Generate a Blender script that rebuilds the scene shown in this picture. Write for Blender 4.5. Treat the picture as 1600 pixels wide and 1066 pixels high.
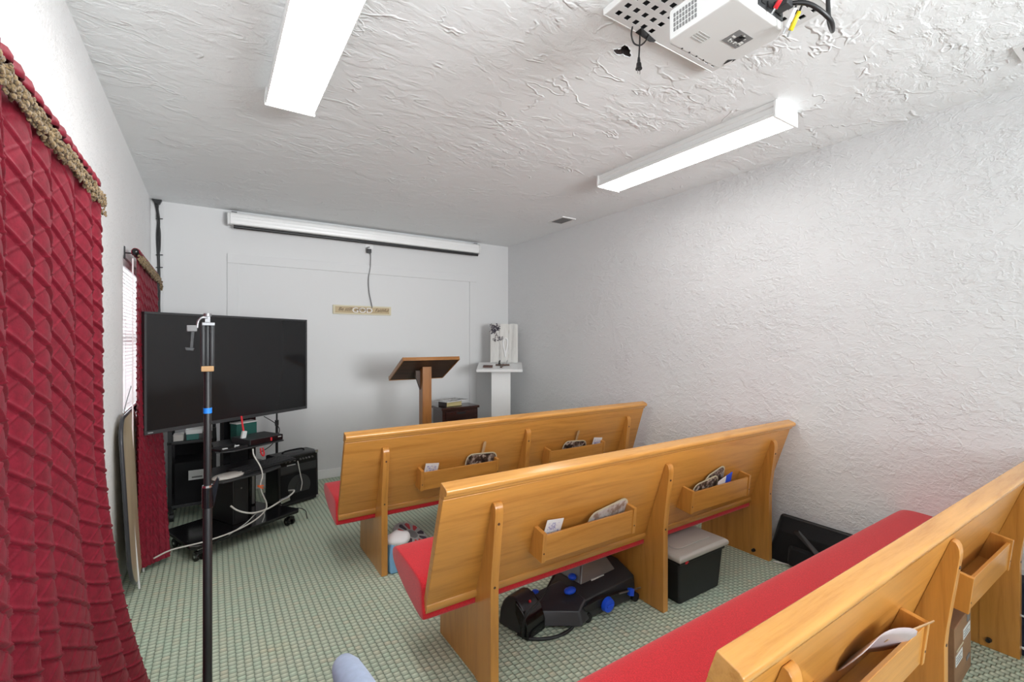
import bpy, bmesh, math, random
from mathutils import Vector, Matrix, noise
random.seed(7)
for o in list(bpy.data.objects): bpy.data.objects.remove(o)
S = bpy.context.scene
COL = S.collection
PI = math.pi

# ------------------------------------------------------------------ camera, world, exposure
cam = bpy.data.cameras.new('camera')
cam.sensor_width = 36.0
cam.lens = 720.0 / 1600.0 * 36.0
cam.clip_start = 0.02
camo = bpy.data.objects.new('camera', cam)
COL.objects.link(camo)
camo.location = (0, 0, 1.312)
camo.rotation_euler = (PI / 2, 0, -math.atan(470 / 720.0))
S.camera = camo
S.view_settings.view_transform = 'Standard'
S.view_settings.look = 'None'
S.view_settings.gamma = 1.0
S.view_settings.use_curve_mapping = False
S.view_settings.exposure = 0.24
W = bpy.data.worlds.new('world')
S.world = W
W.use_nodes = True
W.node_tree.nodes['Background'].inputs[0].default_value = (0.86, 0.93, 1.0, 1)
W.node_tree.nodes['Background'].inputs[1].default_value = 7.0
TUBE_L, TUBE_R = 15.0, 7.0        # radiance of the two fluorescent lenses
def area(name, loc, rot, sx, sy, watts, col):
    l = bpy.data.lights.new(name, 'AREA'); l.shape = 'RECTANGLE'; l.size = sx; l.size_y = sy; l.energy = watts; l.color = col
    o = bpy.data.objects.new(name, l); COL.objects.link(o); o.location = loc; o.rotation_euler = rot
    return o
rl = area('rear_fill', (2.1, -2.45, 1.55), (PI / 2 + 0.16, 0, 0.25), 2.0, 1.4, 50, (0.94, 0.975, 1.0))  # added fill lamp behind the camera; the rear wall has no opening
rl.data.spread = 1.45
area('side_fill', (-0.36, -0.9, 1.35), (PI / 2, 0, -PI / 2 + 0.75), 1.1, 1.1, 22, (0.94, 0.975, 1.0))  # added fill for left-facing surfaces; no window at this spot
area('bounce_fill', (0.1, 0.10, 1.75), (PI - 0.30, 0, 0.1), 0.3, 0.3, 12, (0.94, 0.975, 1.0))  # invented lamp above the camera, turned up to brighten the room by bounce

XL, XR, YB, YF, H = -0.405, 2.985, 4.66, -2.7, 2.44

# ------------------------------------------------------------------ materials
def srgb(r, g, b):
    f = lambda c: c / 12.92 if c <= 0.04045 else ((c + 0.055) / 1.055) ** 2.4
    return (f(r / 255), f(g / 255), f(b / 255), 1)

def mat(name, col, rough=0.5, metal=0.0, spec=0.5, coat=0.0, sheen=0.0, trans=0.0, alpha=1.0):
    m = bpy.data.materials.new(name)
    m.use_nodes = True
    b = m.node_tree.nodes['Principled BSDF']
    b.inputs['Base Color'].default_value = col if len(col) == 4 else (*col, 1)
    b.inputs['Roughness'].default_value = rough
    b.inputs['Metallic'].default_value = metal
    b.inputs['Specular IOR Level'].default_value = spec
    b.inputs['Coat Weight'].default_value = coat
    b.inputs['Sheen Weight'].default_value = sheen
    b.inputs['Transmission Weight'].default_value = trans
    b.inputs['Alpha'].default_value = alpha
    return m

class NT:
    """little helper to write node graphs"""
    def __init__(self, m):
        self.m = m; self.t = m.node_tree; self.b = self.t.nodes['Principled BSDF']
    def n(self, typ, **kw):
        x = self.t.nodes.new(typ)
        for k, v in kw.items():
            if k.startswith('i_'):
                x.inputs[k[2:].replace('_', ' ')].default_value = v
            else:
                setattr(x, k, v)
        return x
    def l(self, a, b): self.t.links.new(a, b)
    def coords(self, scale=(1, 1, 1), rand=False):
        tc = self.n('ShaderNodeTexCoord'); mp = self.n('ShaderNodeMapping')
        mp.inputs['Scale'].default_value = scale
        self.l(tc.outputs['Object'], mp.inputs['Vector'])
        if rand:
            oi = self.n('ShaderNodeObjectInfo'); ad = self.n('ShaderNodeVectorMath', operation='SCALE')
            cb = self.n('ShaderNodeCombineXYZ')
            for k in range(3): self.l(oi.outputs['Random'], cb.inputs[k])
            self.l(cb.outputs[0], ad.inputs[0]); ad.inputs['Scale'].default_value = 13.0
            self.l(ad.outputs[0], mp.inputs['Location'])
        return mp.outputs[0]
    def noise(self, vec, scale, detail=4, rough=0.55, dist=0.0):
        x = self.n('ShaderNodeTexNoise'); self.l(vec, x.inputs['Vector'])
        x.inputs['Scale'].default_value = scale; x.inputs['Detail'].default_value = detail
        x.inputs['Roughness'].default_value = rough; x.inputs['Distortion'].default_value = dist
        return x.outputs['Fac']
    def ramp(self, fac, stops, interp='LINEAR'):
        r = self.n('ShaderNodeValToRGB'); self.l(fac, r.inputs[0]); e = r.color_ramp.elements
        r.color_ramp.interpolation = interp
        while len(e) < len(stops): e.new(0.5)
        for k, (p, c) in enumerate(stops):
            e[k].position = p; e[k].color = c if len(c) == 4 else (*c, 1)
        return r.outputs['Color']
    def math(self, op, a, b=None):
        x = self.n('ShaderNodeMath', operation=op)
        for k, v in enumerate((a, b)):
            if v is None: continue
            if isinstance(v, (int, float)): x.inputs[k].default_value = v
            else: self.l(v, x.inputs[k])
        return x.outputs[0]
    def bump(self, h, dist, strength=1.0):
        x = self.n('ShaderNodeBump'); self.l(h, x.inputs['Height'])
        x.inputs['Distance'].default_value = dist; x.inputs['Strength'].default_value = strength
        self.l(x.outputs[0], self.b.inputs['Normal'])

def g(v): return (v, v, v, 1)

def wood(name, scale, light, dark, rough=0.28, coat=0.25, rings=1.0):
    m = mat(name, light, rough, coat=coat); N = NT(m); m.node_tree.nodes['Principled BSDF'].inputs['Coat Roughness'].default_value = 0.18
    v = N.coords(scale, True)
    a = N.noise(v, 1.6 * rings, 3, 0.5, 1.1)
    b = N.noise(v, 14, 5, 0.65, 0.2)
    mixv = N.math('ADD', N.math('MULTIPLY', a, 0.7), N.math('MULTIPLY', b, 0.3))
    c = N.ramp(mixv, [(0.32, dark), (0.5, light), (0.68, tuple(min(1, x * 1.12) for x in light[:3]) + (1,))])
    N.l(c, N.b.inputs['Base Color'])
    N.bump(b, 0.0006, 0.25)
    return m

M = {}
OAK_L, OAK_D = (0.57, 0.255, 0.052, 1), (0.455, 0.185, 0.033, 1)
M['oak_x'] = wood('oak_grain_along_x', (1.1, 16, 16), OAK_L, OAK_D)
M['oak_z'] = wood('oak_grain_upright', (16, 16, 1.1), OAK_L, OAK_D)
M['rail'] = wood('oak_rail', (1.3, 20, 20), (0.58, 0.275, 0.065, 1), (0.46, 0.195, 0.038, 1), 0.22, 0.4)
M['lect'] = wood('stained_pine_upright', (14, 14, 1.2), (0.30, 0.115, 0.022, 1), (0.17, 0.06, 0.012, 1), 0.35)
M['lect_x'] = wood('stained_pine_along', (1.2, 14, 14), (0.34, 0.14, 0.028, 1), (0.2, 0.075, 0.015, 1), 0.35)
M['lect_dark'] = wood('dark_underside_wood', (1.2, 12, 12), (0.055, 0.027, 0.016, 1), (0.03, 0.015, 0.009, 1), 0.5, 0.05)
M['mahog'] = wood('dark_mahogany', (1.5, 12, 12), (0.036, 0.011, 0.008, 1), (0.016, 0.006, 0.005, 1), 0.25, 0.3)
M['pine'] = wood('pale_stick_wood', (10, 10, 2), (0.50, 0.32, 0.17, 1), (0.38, 0.22, 0.10, 1), 0.5, 0)

def plain(name, *a, **k): M[name] = mat(name, *a, **k)
plain('white_trim', (0.80, 0.80, 0.79), 0.45)
plain('white_paint', (0.82, 0.82, 0.815), 0.35)
plain('white_metal', (0.84, 0.84, 0.83), 0.3)
plain('white_plastic', (0.70, 0.70, 0.69), 0.42)
plain('black', (0.012, 0.012, 0.013), 0.42)
plain('black_gloss', (0.008, 0.008, 0.009), 0.12)
plain('black_matte', (0.010, 0.010, 0.011), 0.8, spec=0.2)
plain('charcoal', (0.03, 0.031, 0.033), 0.45)
plain('grey', (0.20, 0.20, 0.20), 0.5)
plain('lightgrey', (0.45, 0.45, 0.44), 0.5)
plain('chrome', (0.62, 0.62, 0.63), 0.22, metal=1.0)
plain('steel', (0.30, 0.30, 0.31), 0.35, metal=0.8)
plain('screen', (0.013, 0.0135, 0.0145), 0.10, spec=0.42)
plain('blue', (0.01, 0.09, 0.80), 0.35)
plain('tape', (0.01, 0.21, 0.75), 0.5)
plain('navy', (0.008, 0.013, 0.035), 0.8)
plain('tan', (0.46, 0.27, 0.12), 0.6)
plain('brass', (0.45, 0.33, 0.15), 0.4)
plain('red_plastic', (0.62, 0.02, 0.03), 0.4)
plain('orange', (0.75, 0.16, 0.05), 0.5)
plain('yellow', (0.75, 0.55, 0.01), 0.4)
plain('teal', (0.02, 0.14, 0.12), 0.5)
plain('green_dark', (0.006, 0.075, 0.06), 0.5)
plain('paper', (0.80, 0.79, 0.80), 0.7)
plain('cream', (0.62, 0.56, 0.40), 0.6)
plain('page_yellow', (0.66, 0.56, 0.27), 0.7)
plain('brown_leather', (0.10, 0.038, 0.028), 0.5)
plain('dark_cover', (0.035, 0.018, 0.016), 0.45)
plain('tub_black', (0.011, 0.012, 0.013), 0.55)
plain('lid_grey', (0.50, 0.47, 0.43), 0.4)
plain('clear_smoke', (0.16, 0.155, 0.15), 0.12, spec=0.7)
plain('vac_grey', (0.035, 0.035, 0.040), 0.3)
plain('label_white', (0.75, 0.75, 0.73), 0.6)
plain('ink', (0.06, 0.05, 0.07), 0.7)
plain('ink_brown', (0.10, 0.058, 0.028), 0.7)
plain('pink_lining', (0.72, 0.62, 0.63), 0.7)
plain('cable_white', (0.62, 0.60, 0.56), 0.5)
plain('blue_pack', (0.22, 0.45, 0.70), 0.5)
plain('pale_blue', (0.36, 0.45, 0.66), 0.5)
plain('pale_mauve', (0.52, 0.44, 0.46), 0.35)
plain('hole_dark', (0.045, 0.030, 0.028), 0.9)

def fabric(name, col, scale, amp, d, sheen=0.25):
    m = mat(name, col, 0.85, spec=0.25, sheen=sheen); N = NT(m)
    v = N.coords()
    f = N.noise(v, scale, 2, 0.7)
    a = tuple(c * (1 - amp) for c in col[:3]) + (1,); b = tuple(min(1, c * (1 + amp)) for c in col[:3]) + (1,)
    N.l(N.ramp(f, [(0.35, a), (0.65, b)]), N.b.inputs['Base Color'])
    N.bump(f, d, 0.6)
    return m
M['red'] = fabric('red_pew_upholstery', (0.62, 0.022, 0.032, 1), 320, 0.18, 0.0012)
M['bag'] = fabric('black_nylon', (0.012, 0.012, 0.013, 1), 260, 0.2, 0.0006, 0.05)
M['armpad'] = fabric('pale_blue_vinyl', (0.38, 0.45, 0.60, 1), 60, 0.05, 0.0005, 0.1)

m = M['curtain'] = mat('burgundy_smocked_fabric', (0.20, 0.010, 0.024, 1), 0.6, spec=0.22, sheen=0.03); N = NT(m)
v = N.coords(); f = N.noise(v, 45, 4, 0.7)
N.l(N.ramp(f, [(0.3, (0.15, 0.007, 0.017, 1)), (0.7, (0.25, 0.012, 0.030, 1))]), N.b.inputs['Base Color'])
N.bump(N.noise(v, 130, 3, 0.7), 0.0012, 0.5)
M['fringe'] = fabric('gold_fringe', (0.20, 0.138, 0.070, 1), 130, 0.6, 0.002)

# stucco walls and ceiling: relief only
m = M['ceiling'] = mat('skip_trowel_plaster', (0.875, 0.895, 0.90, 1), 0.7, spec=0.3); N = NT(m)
v = N.coords((1, 1, 1)); vd = N.coords((1.0, 1.6, 1))
patch = N.ramp(N.noise(v, 2.6, 2, 0.5), [(0.40, g(0.30)), (0.62, g(1))])
fine_ = N.noise(vd, 21, 6, 0.62, 0.4)
plate = N.ramp(N.noise(vd, 7, 5, 0.6, 0.5), [(0.46, g(0)), (0.56, g(1))])
rd = N.math('ABSOLUTE', N.math('SUBTRACT', N.math('MULTIPLY', N.noise(vd, 3.4, 3, 0.6, 0.3), 2.0), 1.0))
ridge = N.ramp(rd, [(0.0, g(1)), (0.018, g(0.75)), (0.05, g(0))])
rmask = N.ramp(N.noise(v, 6.0, 2, 0.5), [(0.50, g(0)), (0.60, g(1))])
hh = N.math('ADD', N.math('MULTIPLY', N.math('ADD', N.math('MULTIPLY', fine_, 0.75), N.math('MULTIPLY', plate, 0.45)), patch), N.math('MULTIPLY', N.math('MULTIPLY', ridge, rmask), 0.6))
N.bump(hh, 0.0058, 0.9)

def stucco(name, col, sc, d, th=0.5, stretch=(1, 1, 1)):
    m = mat(name, col, 0.75, spec=0.25); N = NT(m)
    v = N.coords(stretch)
    f1 = N.noise(v, sc, 5, 0.62, 0.35)
    r1 = N.ramp(f1, [(th - 0.07, g(0)), (th + 0.09, g(1))])
    f2 = N.noise(v, sc * 2.7, 4, 0.62)
    pm = N.ramp(N.noise(v, sc * 0.22, 2, 0.5), [(0.38, g(0.35)), (0.62, g(1))])
    rd = N.math('ABSOLUTE', N.math('SUBTRACT', N.math('MULTIPLY', N.noise(v, sc * 0.42, 3, 0.6, 0.3), 2.0), 1.0))
    ridge = N.ramp(rd, [(0.0, g(1)), (0.02, g(0.7)), (0.06, g(0))])
    h = N.math('MULTIPLY', N.math('ADD', N.math('MULTIPLY', r1, 0.5), N.math('MULTIPLY', f2, 0.7)), pm)
    N.bump(N.math('ADD', h, N.math('MULTIPLY', ridge, 0.22)), d, 0.8)
    return m
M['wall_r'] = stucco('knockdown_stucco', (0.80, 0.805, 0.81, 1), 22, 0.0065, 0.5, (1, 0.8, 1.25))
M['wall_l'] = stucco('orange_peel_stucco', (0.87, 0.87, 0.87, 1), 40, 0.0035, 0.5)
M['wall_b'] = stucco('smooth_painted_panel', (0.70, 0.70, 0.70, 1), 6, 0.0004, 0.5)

# carpet: woven loops in rows
m = M['carpet'] = mat('sage_loop_carpet', (0.3, 0.35, 0.25, 1), 0.95, spec=0.1); N = NT(m)
tc = N.n('ShaderNodeTexCoord'); sx = N.n('ShaderNodeSeparateXYZ'); N.l(tc.outputs['Object'], sx.inputs[0])
nv = N.noise(tc.outputs['Object'], 60, 2, 0.6)
jx = N.math('MULTIPLY', N.math('SUBTRACT', nv, 0.5), 0.18)
cx = N.math('ADD', N.math('DIVIDE', sx.outputs[0], 0.0285), jx)
ix = N.math('FLOOR', cx)
cy = N.math('ADD', N.math('DIVIDE', sx.outputs[1], 0.0265), N.math('MULTIPLY', ix, 0.37))
fx = N.math('FRACT', cx); fy = N.math('FRACT', N.math('ADD', cy, jx))
iy = N.math('FLOOR', N.math('ADD', cy, jx))
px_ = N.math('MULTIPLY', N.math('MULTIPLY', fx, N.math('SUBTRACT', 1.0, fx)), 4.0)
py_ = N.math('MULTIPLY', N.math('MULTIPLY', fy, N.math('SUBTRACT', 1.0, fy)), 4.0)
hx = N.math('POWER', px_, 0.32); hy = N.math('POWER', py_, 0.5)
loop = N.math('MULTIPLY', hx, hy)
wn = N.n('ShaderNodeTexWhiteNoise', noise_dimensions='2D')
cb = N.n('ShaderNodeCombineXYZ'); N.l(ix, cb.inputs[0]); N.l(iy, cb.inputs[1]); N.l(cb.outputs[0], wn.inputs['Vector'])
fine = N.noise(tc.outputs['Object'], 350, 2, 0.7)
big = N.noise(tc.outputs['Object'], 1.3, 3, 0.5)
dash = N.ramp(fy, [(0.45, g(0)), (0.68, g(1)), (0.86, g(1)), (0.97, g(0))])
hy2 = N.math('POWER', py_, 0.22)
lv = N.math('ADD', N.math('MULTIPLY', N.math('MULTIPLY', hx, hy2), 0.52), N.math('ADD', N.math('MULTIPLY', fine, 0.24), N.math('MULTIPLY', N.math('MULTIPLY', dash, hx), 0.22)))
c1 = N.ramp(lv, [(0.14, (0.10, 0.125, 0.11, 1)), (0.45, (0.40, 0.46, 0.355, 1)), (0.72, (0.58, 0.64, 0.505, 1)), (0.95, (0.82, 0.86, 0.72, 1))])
c2 = N.ramp(wn.outputs['Value'], [(0, (0.95, 1.01, 1.0, 1)), (0.5, (1, 1, 1, 1)), (0.93, (1.02, 1.0, 0.98, 1)), (1, (1.08, 0.98, 0.95, 1))])
mx = N.n('ShaderNodeMix', data_type='RGBA', blend_type='MULTIPLY'); mx.inputs[0].default_value = 1
N.l(c1, mx.inputs[6]); N.l(c2, mx.inputs[7])
c3 = N.ramp(big, [(0.35, (0.93, 0.96, 0.96, 1)), (0.6, (1, 1, 1, 1)), (0.72, (1.0, 0.97, 0.84, 1))])
mx2 = N.n('ShaderNodeMix', data_type='RGBA', blend_type='MULTIPLY'); mx2.inputs[0].default_value = 1
N.l(mx.outputs[2], mx2.inputs[6]); N.l(c3, mx2.inputs[7])
N.l(mx2.outputs[2], N.b.inputs['Base Color'])
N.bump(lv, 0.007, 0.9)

# lamp lens
for nm, st in (('lens_left', TUBE_L), ('lens_right', TUBE_R)):
    m = M[nm] = mat(nm, (0.9, 0.9, 0.9, 1), 0.4)
    m.node_tree.nodes['Principled BSDF'].inputs['Emission Color'].default_value = (1.0, 0.985, 0.965, 1)
    m.node_tree.nodes['Principled BSDF'].inputs['Emission Strength'].default_value = st

# slats let daylight through
m = M['slat'] = mat('blind_vinyl', (0.86, 0.85, 0.84, 1), 0.5)
tr = m.node_tree.nodes.new('ShaderNodeBsdfTranslucent'); tr.inputs[0].default_value = (0.85, 0.83, 0.82, 1)
ms = m.node_tree.nodes.new('ShaderNodeMixShader'); ms.inputs[0].default_value = 0.45
out = m.node_tree.nodes['Material Output']
m.node_tree.links.new(m.node_tree.nodes['Principled BSDF'].outputs[0], ms.inputs[1])
m.node_tree.links.new(tr.outputs[0], ms.inputs[2]); m.node_tree.links.new(ms.outputs[0], out.inputs[0])
M['glass'] = mat('window_glass', (1, 1, 1, 1), 0.02, trans=1.0)
M['glass'].node_tree.nodes['Principled BSDF'].inputs['IOR'].default_value = 1.1

def printed(name, c0, c1, c2, sc):
    m = mat(name, c0, 0.45); N = NT(m); v = N.coords((1, 1, 1), True)
    f = N.noise(v, sc, 4, 0.7, 0.5)
    N.l(N.ramp(f, [(0.40, c0), (0.5, c1), (0.60, c2)]), N.b.inputs['Base Color'])
    return m
M['photo'] = printed('dark_photo_print', (0.02, 0.016, 0.015, 1), (0.13, 0.075, 0.05, 1), (0.55, 0.48, 0.42, 1), 28)
M['photo_pale'] = printed('pale_photo_print', (0.30, 0.20, 0.15, 1), (0.55, 0.48, 0.44, 1), (0.62, 0.58, 0.56, 1), 22)
M['cover'] = printed('grey_magazine_cover', (0.06, 0.06, 0.06, 1), (0.35, 0.34, 0.33, 1), (0.65, 0.64, 0.62, 1), 18)
M['cardtext'] = printed('card_scribble', (0.30, 0.30, 0.55, 1), (0.74, 0.73, 0.78, 1), (0.80, 0.79, 0.80, 1), 60)
M['carton'] = wood('brown_cardboard', (2, 2, 8), (0.30, 0.165, 0.085, 1), (0.25, 0.135, 0.068, 1), 0.75, 0)
M['board'] = wood('beige_laminate', (3, 3, 1), (0.50, 0.40, 0.26, 1), (0.42, 0.33, 0.20, 1), 0.4, 0.1)
M['plank'] = wood('whitewashed_plank', (12, 12, 1.2), (0.66, 0.65, 0.62, 1), (0.48, 0.47, 0.45, 1), 0.6, 0)
M['cross'] = wood('dark_cross_wood', (8, 8, 8), (0.075, 0.035, 0.020, 1), (0.04, 0.018, 0.012, 1), 0.4, 0.1)
M['sign'] = wood('tan_sign_board', (2, 8, 8), (0.48, 0.37, 0.22, 1), (0.42, 0.32, 0.18, 1), 0.6, 0)

# ------------------------------------------------------------------ mesh helpers
def B(): return bmesh.new()
def box(bm, x0, x1, y0, y1, z0, z1):
    v = [bm.verts.new(p) for p in ((x0, y0, z0), (x1, y0, z0), (x1, y1, z0), (x0, y1, z0), (x0, y0, z1), (x1, y0, z1), (x1, y1, z1), (x0, y1, z1))]
    for f in ((0, 3, 2, 1), (4, 5, 6, 7), (0, 1, 5, 4), (1, 2, 6, 5), (2, 3, 7, 6), (3, 0, 4, 7)):
        bm.faces.new([v[i] for i in f])
    return v
def prism(bm, poly, a0, a1, axis='x'):
    """poly of 2-D points swept along an axis: x -> (y,z), y -> (x,z), z -> (x,y)"""
    def P(p, a):
        return {'x': (a, p[0], p[1]), 'y': (p[0], a, p[1]), 'z': (p[0], p[1], a)}[axis]
    r0 = [bm.verts.new(P(p, a0)) for p in poly]; r1 = [bm.verts.new(P(p, a1)) for p in poly]
    n = len(poly)
    for i in range(n):
        bm.faces.new((r0[i], r0[(i + 1) % n], r1[(i + 1) % n], r1[i]))
    bm.faces.new(r0[::-1]); bm.faces.new(r1)
    return r0 + r1
def frame(d):
    d = d.normalized(); u = Vector((0, 0, 1)) if abs(d.z) < 0.9 else Vector((1, 0, 0))
    a = d.cross(u).normalized(); return a, d.cross(a).normalized()
def cyl(bm, p0, p1, r0, r1=None, seg=16):
    p0 = Vector(p0); p1 = Vector(p1); r1 = r0 if r1 is None else r1
    a, b = frame(p1 - p0)
    q = []
    for p, r in ((p0, r0), (p1, r1)):
        q.append([bm.verts.new(p + r * (math.cos(2 * PI * k / seg) * a + math.sin(2 * PI * k / seg) * b)) for k in range(seg)])
    for k in range(seg):
        bm.faces.new((q[0][k], q[0][(k + 1) % seg], q[1][(k + 1) % seg], q[1][k]))
    bm.faces.new(q[0][::-1]); bm.faces.new(q[1])
def smoothpath(pts, n=6):
    pts = [Vector(p) for p in pts]; out = []
    for i in range(len(pts) - 1):
        p0 = pts[max(i - 1, 0)]; p1 = pts[i]; p2 = pts[i + 1]; p3 = pts[min(i + 2, len(pts) - 1)]
        for k in range(n):
            t = k / n
            out.append(0.5 * ((2 * p1) + (-p0 + p2) * t + (2 * p0 - 5 * p1 + 4 * p2 - p3) * t * t + (-p0 + 3 * p1 - 3 * p2 + p3) * t ** 3))
    return out + [pts[-1]]
def tube(bm, pts, r, seg=8, smooth=6):
    if smooth: pts = smoothpath(pts, smooth)
    pts = [Vector(p) for p in pts]; rings = []; up = None
    for i, p in enumerate(pts):
        d = (pts[min(i + 1, len(pts) - 1)] - pts[max(i - 1, 0)])
        if d.length < 1e-9: d = Vector((0, 0, 1))
        d.normalize()
        if up is None: up, _ = frame(d)
        up = (up - d * up.dot(d))
        if up.length < 1e-6: up, _ = frame(d)
        up.normalize(); b = d.cross(up)
        rr = r[i] if isinstance(r, (list, tuple)) else r
        rings.append([bm.verts.new(p + rr * (math.cos(2 * PI * k / seg) * up + math.sin(2 * PI * k / seg) * b)) for k in range(seg)])
    for i in range(len(rings) - 1):
        for k in range(seg):
            bm.faces.new((rings[i][k], rings[i][(k + 1) % seg], rings[i + 1][(k + 1) % seg], rings[i + 1][k]))
    bm.faces.new(rings[0][::-1]); bm.faces.new(rings[-1])
def lathe(bm, prof, c=(0, 0, 0), seg=24):
    rings = []
    for r, z in prof:
        rings.append([bm.verts.new((c[0] + r * math.cos(2 * PI * k / seg), c[1] + r * math.sin(2 * PI * k / seg), c[2] + z)) for k in range(seg)])
    for i in range(len(rings) - 1):
        for k in range(seg):
            bm.faces.new((rings[i][k], rings[i][(k + 1) % seg], rings[i + 1][(k + 1) % seg], rings[i + 1][k]))
    bm.faces.new(rings[0][::-1]); bm.faces.new(rings[-1])
def hull(bm, pts):
    vs = [bm.verts.new(p) for p in pts]
    r = bmesh.ops.convex_hull(bm, input=vs)
    for x in list(r['geom_interior']) + list(r['geom_unused']):
        if isinstance(x, bmesh.types.BMVert) and x.is_valid: bm.verts.remove(x)
def ball(bm, c, r, sub=2, sc=(1, 1, 1)):
    bmesh.ops.create_icosphere(bm, subdivisions=sub, radius=r, matrix=Matrix.Translation(c) @ Matrix.Diagonal((*sc, 1)))
def rrect(w, h, r, n=5):
    p = []
    for cx, cy, a in ((w / 2 - r, h / 2 - r, 0), (-w / 2 + r, h / 2 - r, 90), (-w / 2 + r, -h / 2 + r, 180), (w / 2 - r, -h / 2 + r, 270)):
        for k in range(n + 1):
            t = math.radians(a + 90 * k / n); p.append((cx + r * math.cos(t), cy + r * math.sin(t)))
    return p

def obj(name, bm, material, parent=None, bev=0.0, seg=2, smooth=False, loc=None, rot=None):
    bmesh.ops.recalc_face_normals(bm, faces=bm.faces)
    me = bpy.data.meshes.new(name); bm.to_mesh(me); bm.free()
    mats = material if isinstance(material, list) else [material]
    for x in mats: me.materials.append(M[x] if isinstance(x, str) else x)
    o = bpy.data.objects.new(name, me); COL.objects.link(o)
    if parent: o.parent = parent
    if loc: o.location = loc
    if rot: o.rotation_euler = rot
    if bev:
        b = o.modifiers.new('bevel', 'BEVEL'); b.width = bev; b.segments = seg; b.limit_method = 'ANGLE'; b.angle_limit = math.radians(35)
    if smooth or bev:
        for p in me.polygons: p.use_smooth = True
        if not smooth or smooth == 'auto':
            e = o.modifiers.new('weighted', 'WEIGHTED_NORMAL'); e.keep_sharp = True
    return o
def tag(o, label, cat, group=None):
    o['label'] = label; o['category'] = cat
    if group: o['group'] = group
    return o
def thing(name, label, cat, loc=(0, 0, 0), rz=0.0, group=None, rot=None):
    o = bpy.data.objects.new(name, None); COL.objects.link(o); o.empty_display_size = 0.05
    o.location = loc; o.rotation_euler = rot if rot else (0, 0, rz)
    return tag(o, label, cat, group)
def struct(name, bm, m, parent=None, **k):
    o = obj(name, bm, m, parent, **k)
    if not parent: o['kind'] = 'structure'
    return o
def copy_tree(o, parent=None):
    c = o.copy(); COL.objects.link(c)
    if parent: c.parent = parent
    for ch in [x for x in bpy.data.objects if x.parent == o]: copy_tree(ch, c)
    return c
def part_copy(o, parent, loc=None, rot=None):
    c = o.copy(); COL.objects.link(c); c.parent = parent
    if loc is not None: c.location = loc
    if rot is not None: c.rotation_euler = rot
    return c
def text(name, body, size, material, parent, loc, rot, shear=0.0, ext=0.0004, sx=1.0, align='CENTER'):
    cu = bpy.data.curves.new(name, 'FONT'); cu.body = body; cu.size = size; cu.shear = shear; cu.extrude = ext
    cu.align_x = align; cu.align_y = 'CENTER'
    t = bpy.data.objects.new(name + '_tmp', cu); COL.objects.link(t)
    dg = bpy.context.evaluated_depsgraph_get()
    me = bpy.data.meshes.new_from_object(t.evaluated_get(dg)); me.name = name
    bpy.data.objects.remove(t)
    me.materials.clear(); me.materials.append(M[material])
    o = bpy.data.objects.new(name, me); COL.objects.link(o); o.parent = parent
    o.location = loc; o.rotation_euler = rot; o.scale = (sx, 1, 1)
    return o

# ------------------------------------------------------------------ the room
bm = B(); box(bm, XL - 0.15, XR + 0.15, YF - 0.15, YB + 0.15, -0.1, 0.0)
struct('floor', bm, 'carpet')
# ceiling with a broken hole in it
bm = B()
hc = (1.343, 1.264)
rim = []
for k in range(18):
    a = 2 * PI * k / 18; r = 0.033 * (1 + 0.28 * math.sin(3 * a + 1) + 0.18 * math.sin(5 * a))
    rim.append((hc[0] + 1.1 * r * math.cos(a), hc[1] + 0.8 * r * math.sin(a)))
outer = [(XL - 0.15, YF - 0.15), (XR + 0.15, YF - 0.15), (XR + 0.15, YB + 0.15), (XL - 0.15, YB + 0.15)]
ed = []
for loop_ in (outer, rim):
    vs = [bm.verts.new((x, y, H)) for x, y in loop_]
    for i in range(len(vs)): ed.append(bm.edges.new((vs[i], vs[(i + 1) % len(vs)])))
bmesh.ops.triangle_fill(bm, use_beauty=True, edges=ed)
top = [bm.verts.new((x, y, H + 0.25)) for x, y in outer]
bm.faces.new(top)
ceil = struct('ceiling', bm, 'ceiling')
bm = B()
n = len(rim)
r0 = [bm.verts.new((x, y, H + 0.001)) for x, y in rim]
r1 = [bm.verts.new((hc[0] + (x - hc[0]) * 0.85 + random.uniform(-.004, .004), hc[1] + (y - hc[1]) * 0.85, H + 0.02)) for x, y in rim]
r2 = [bm.verts.new((hc[0] + (x - hc[0]) * 1.25, hc[1] + (y - hc[1]) * 1.25, H + 0.07)) for x, y in rim]
for a, b in ((r0, r1), (r1, r2)):
    for i in range(n): bm.faces.new((a[i], a[(i + 1) % n], b[(i + 1) % n], b[i]))
bm.faces.new(r2)
ball(bm, (hc[0] + 0.004, hc[1], H + 0.03), 0.014, 1, (1, 1, 1.3))
obj('hole_cavity', bm, 'hole_dark', ceil)
bm = B()
for k in range(n):
    x, y = rim[k]; nx, ny = rim[(k + 1) % n]
    hull(bm, [(x, y, H), (nx, ny, H), (hc[0] + (x - hc[0]) * 1.13, hc[1] + (y - hc[1]) * 1.13, H - 0.0005), (hc[0] + (nx - hc[0]) * 1.13, hc[1] + (ny - hc[1]) * 1.13, H - 0.0005),
              (x, y, H - 0.0015 - 0.003 * random.random()), (nx, ny, H - 0.0015)])
obj('hole_rim', bm, 'ceiling', ceil)

bm = B(); box(bm, XR, XR + 0.14, YF - 0.15, YB + 0.15, 0, H)
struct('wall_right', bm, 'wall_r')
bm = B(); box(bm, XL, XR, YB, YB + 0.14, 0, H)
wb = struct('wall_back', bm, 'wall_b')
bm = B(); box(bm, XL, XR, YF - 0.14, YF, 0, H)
struct('wall_rear', bm, 'wall_r')
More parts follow.
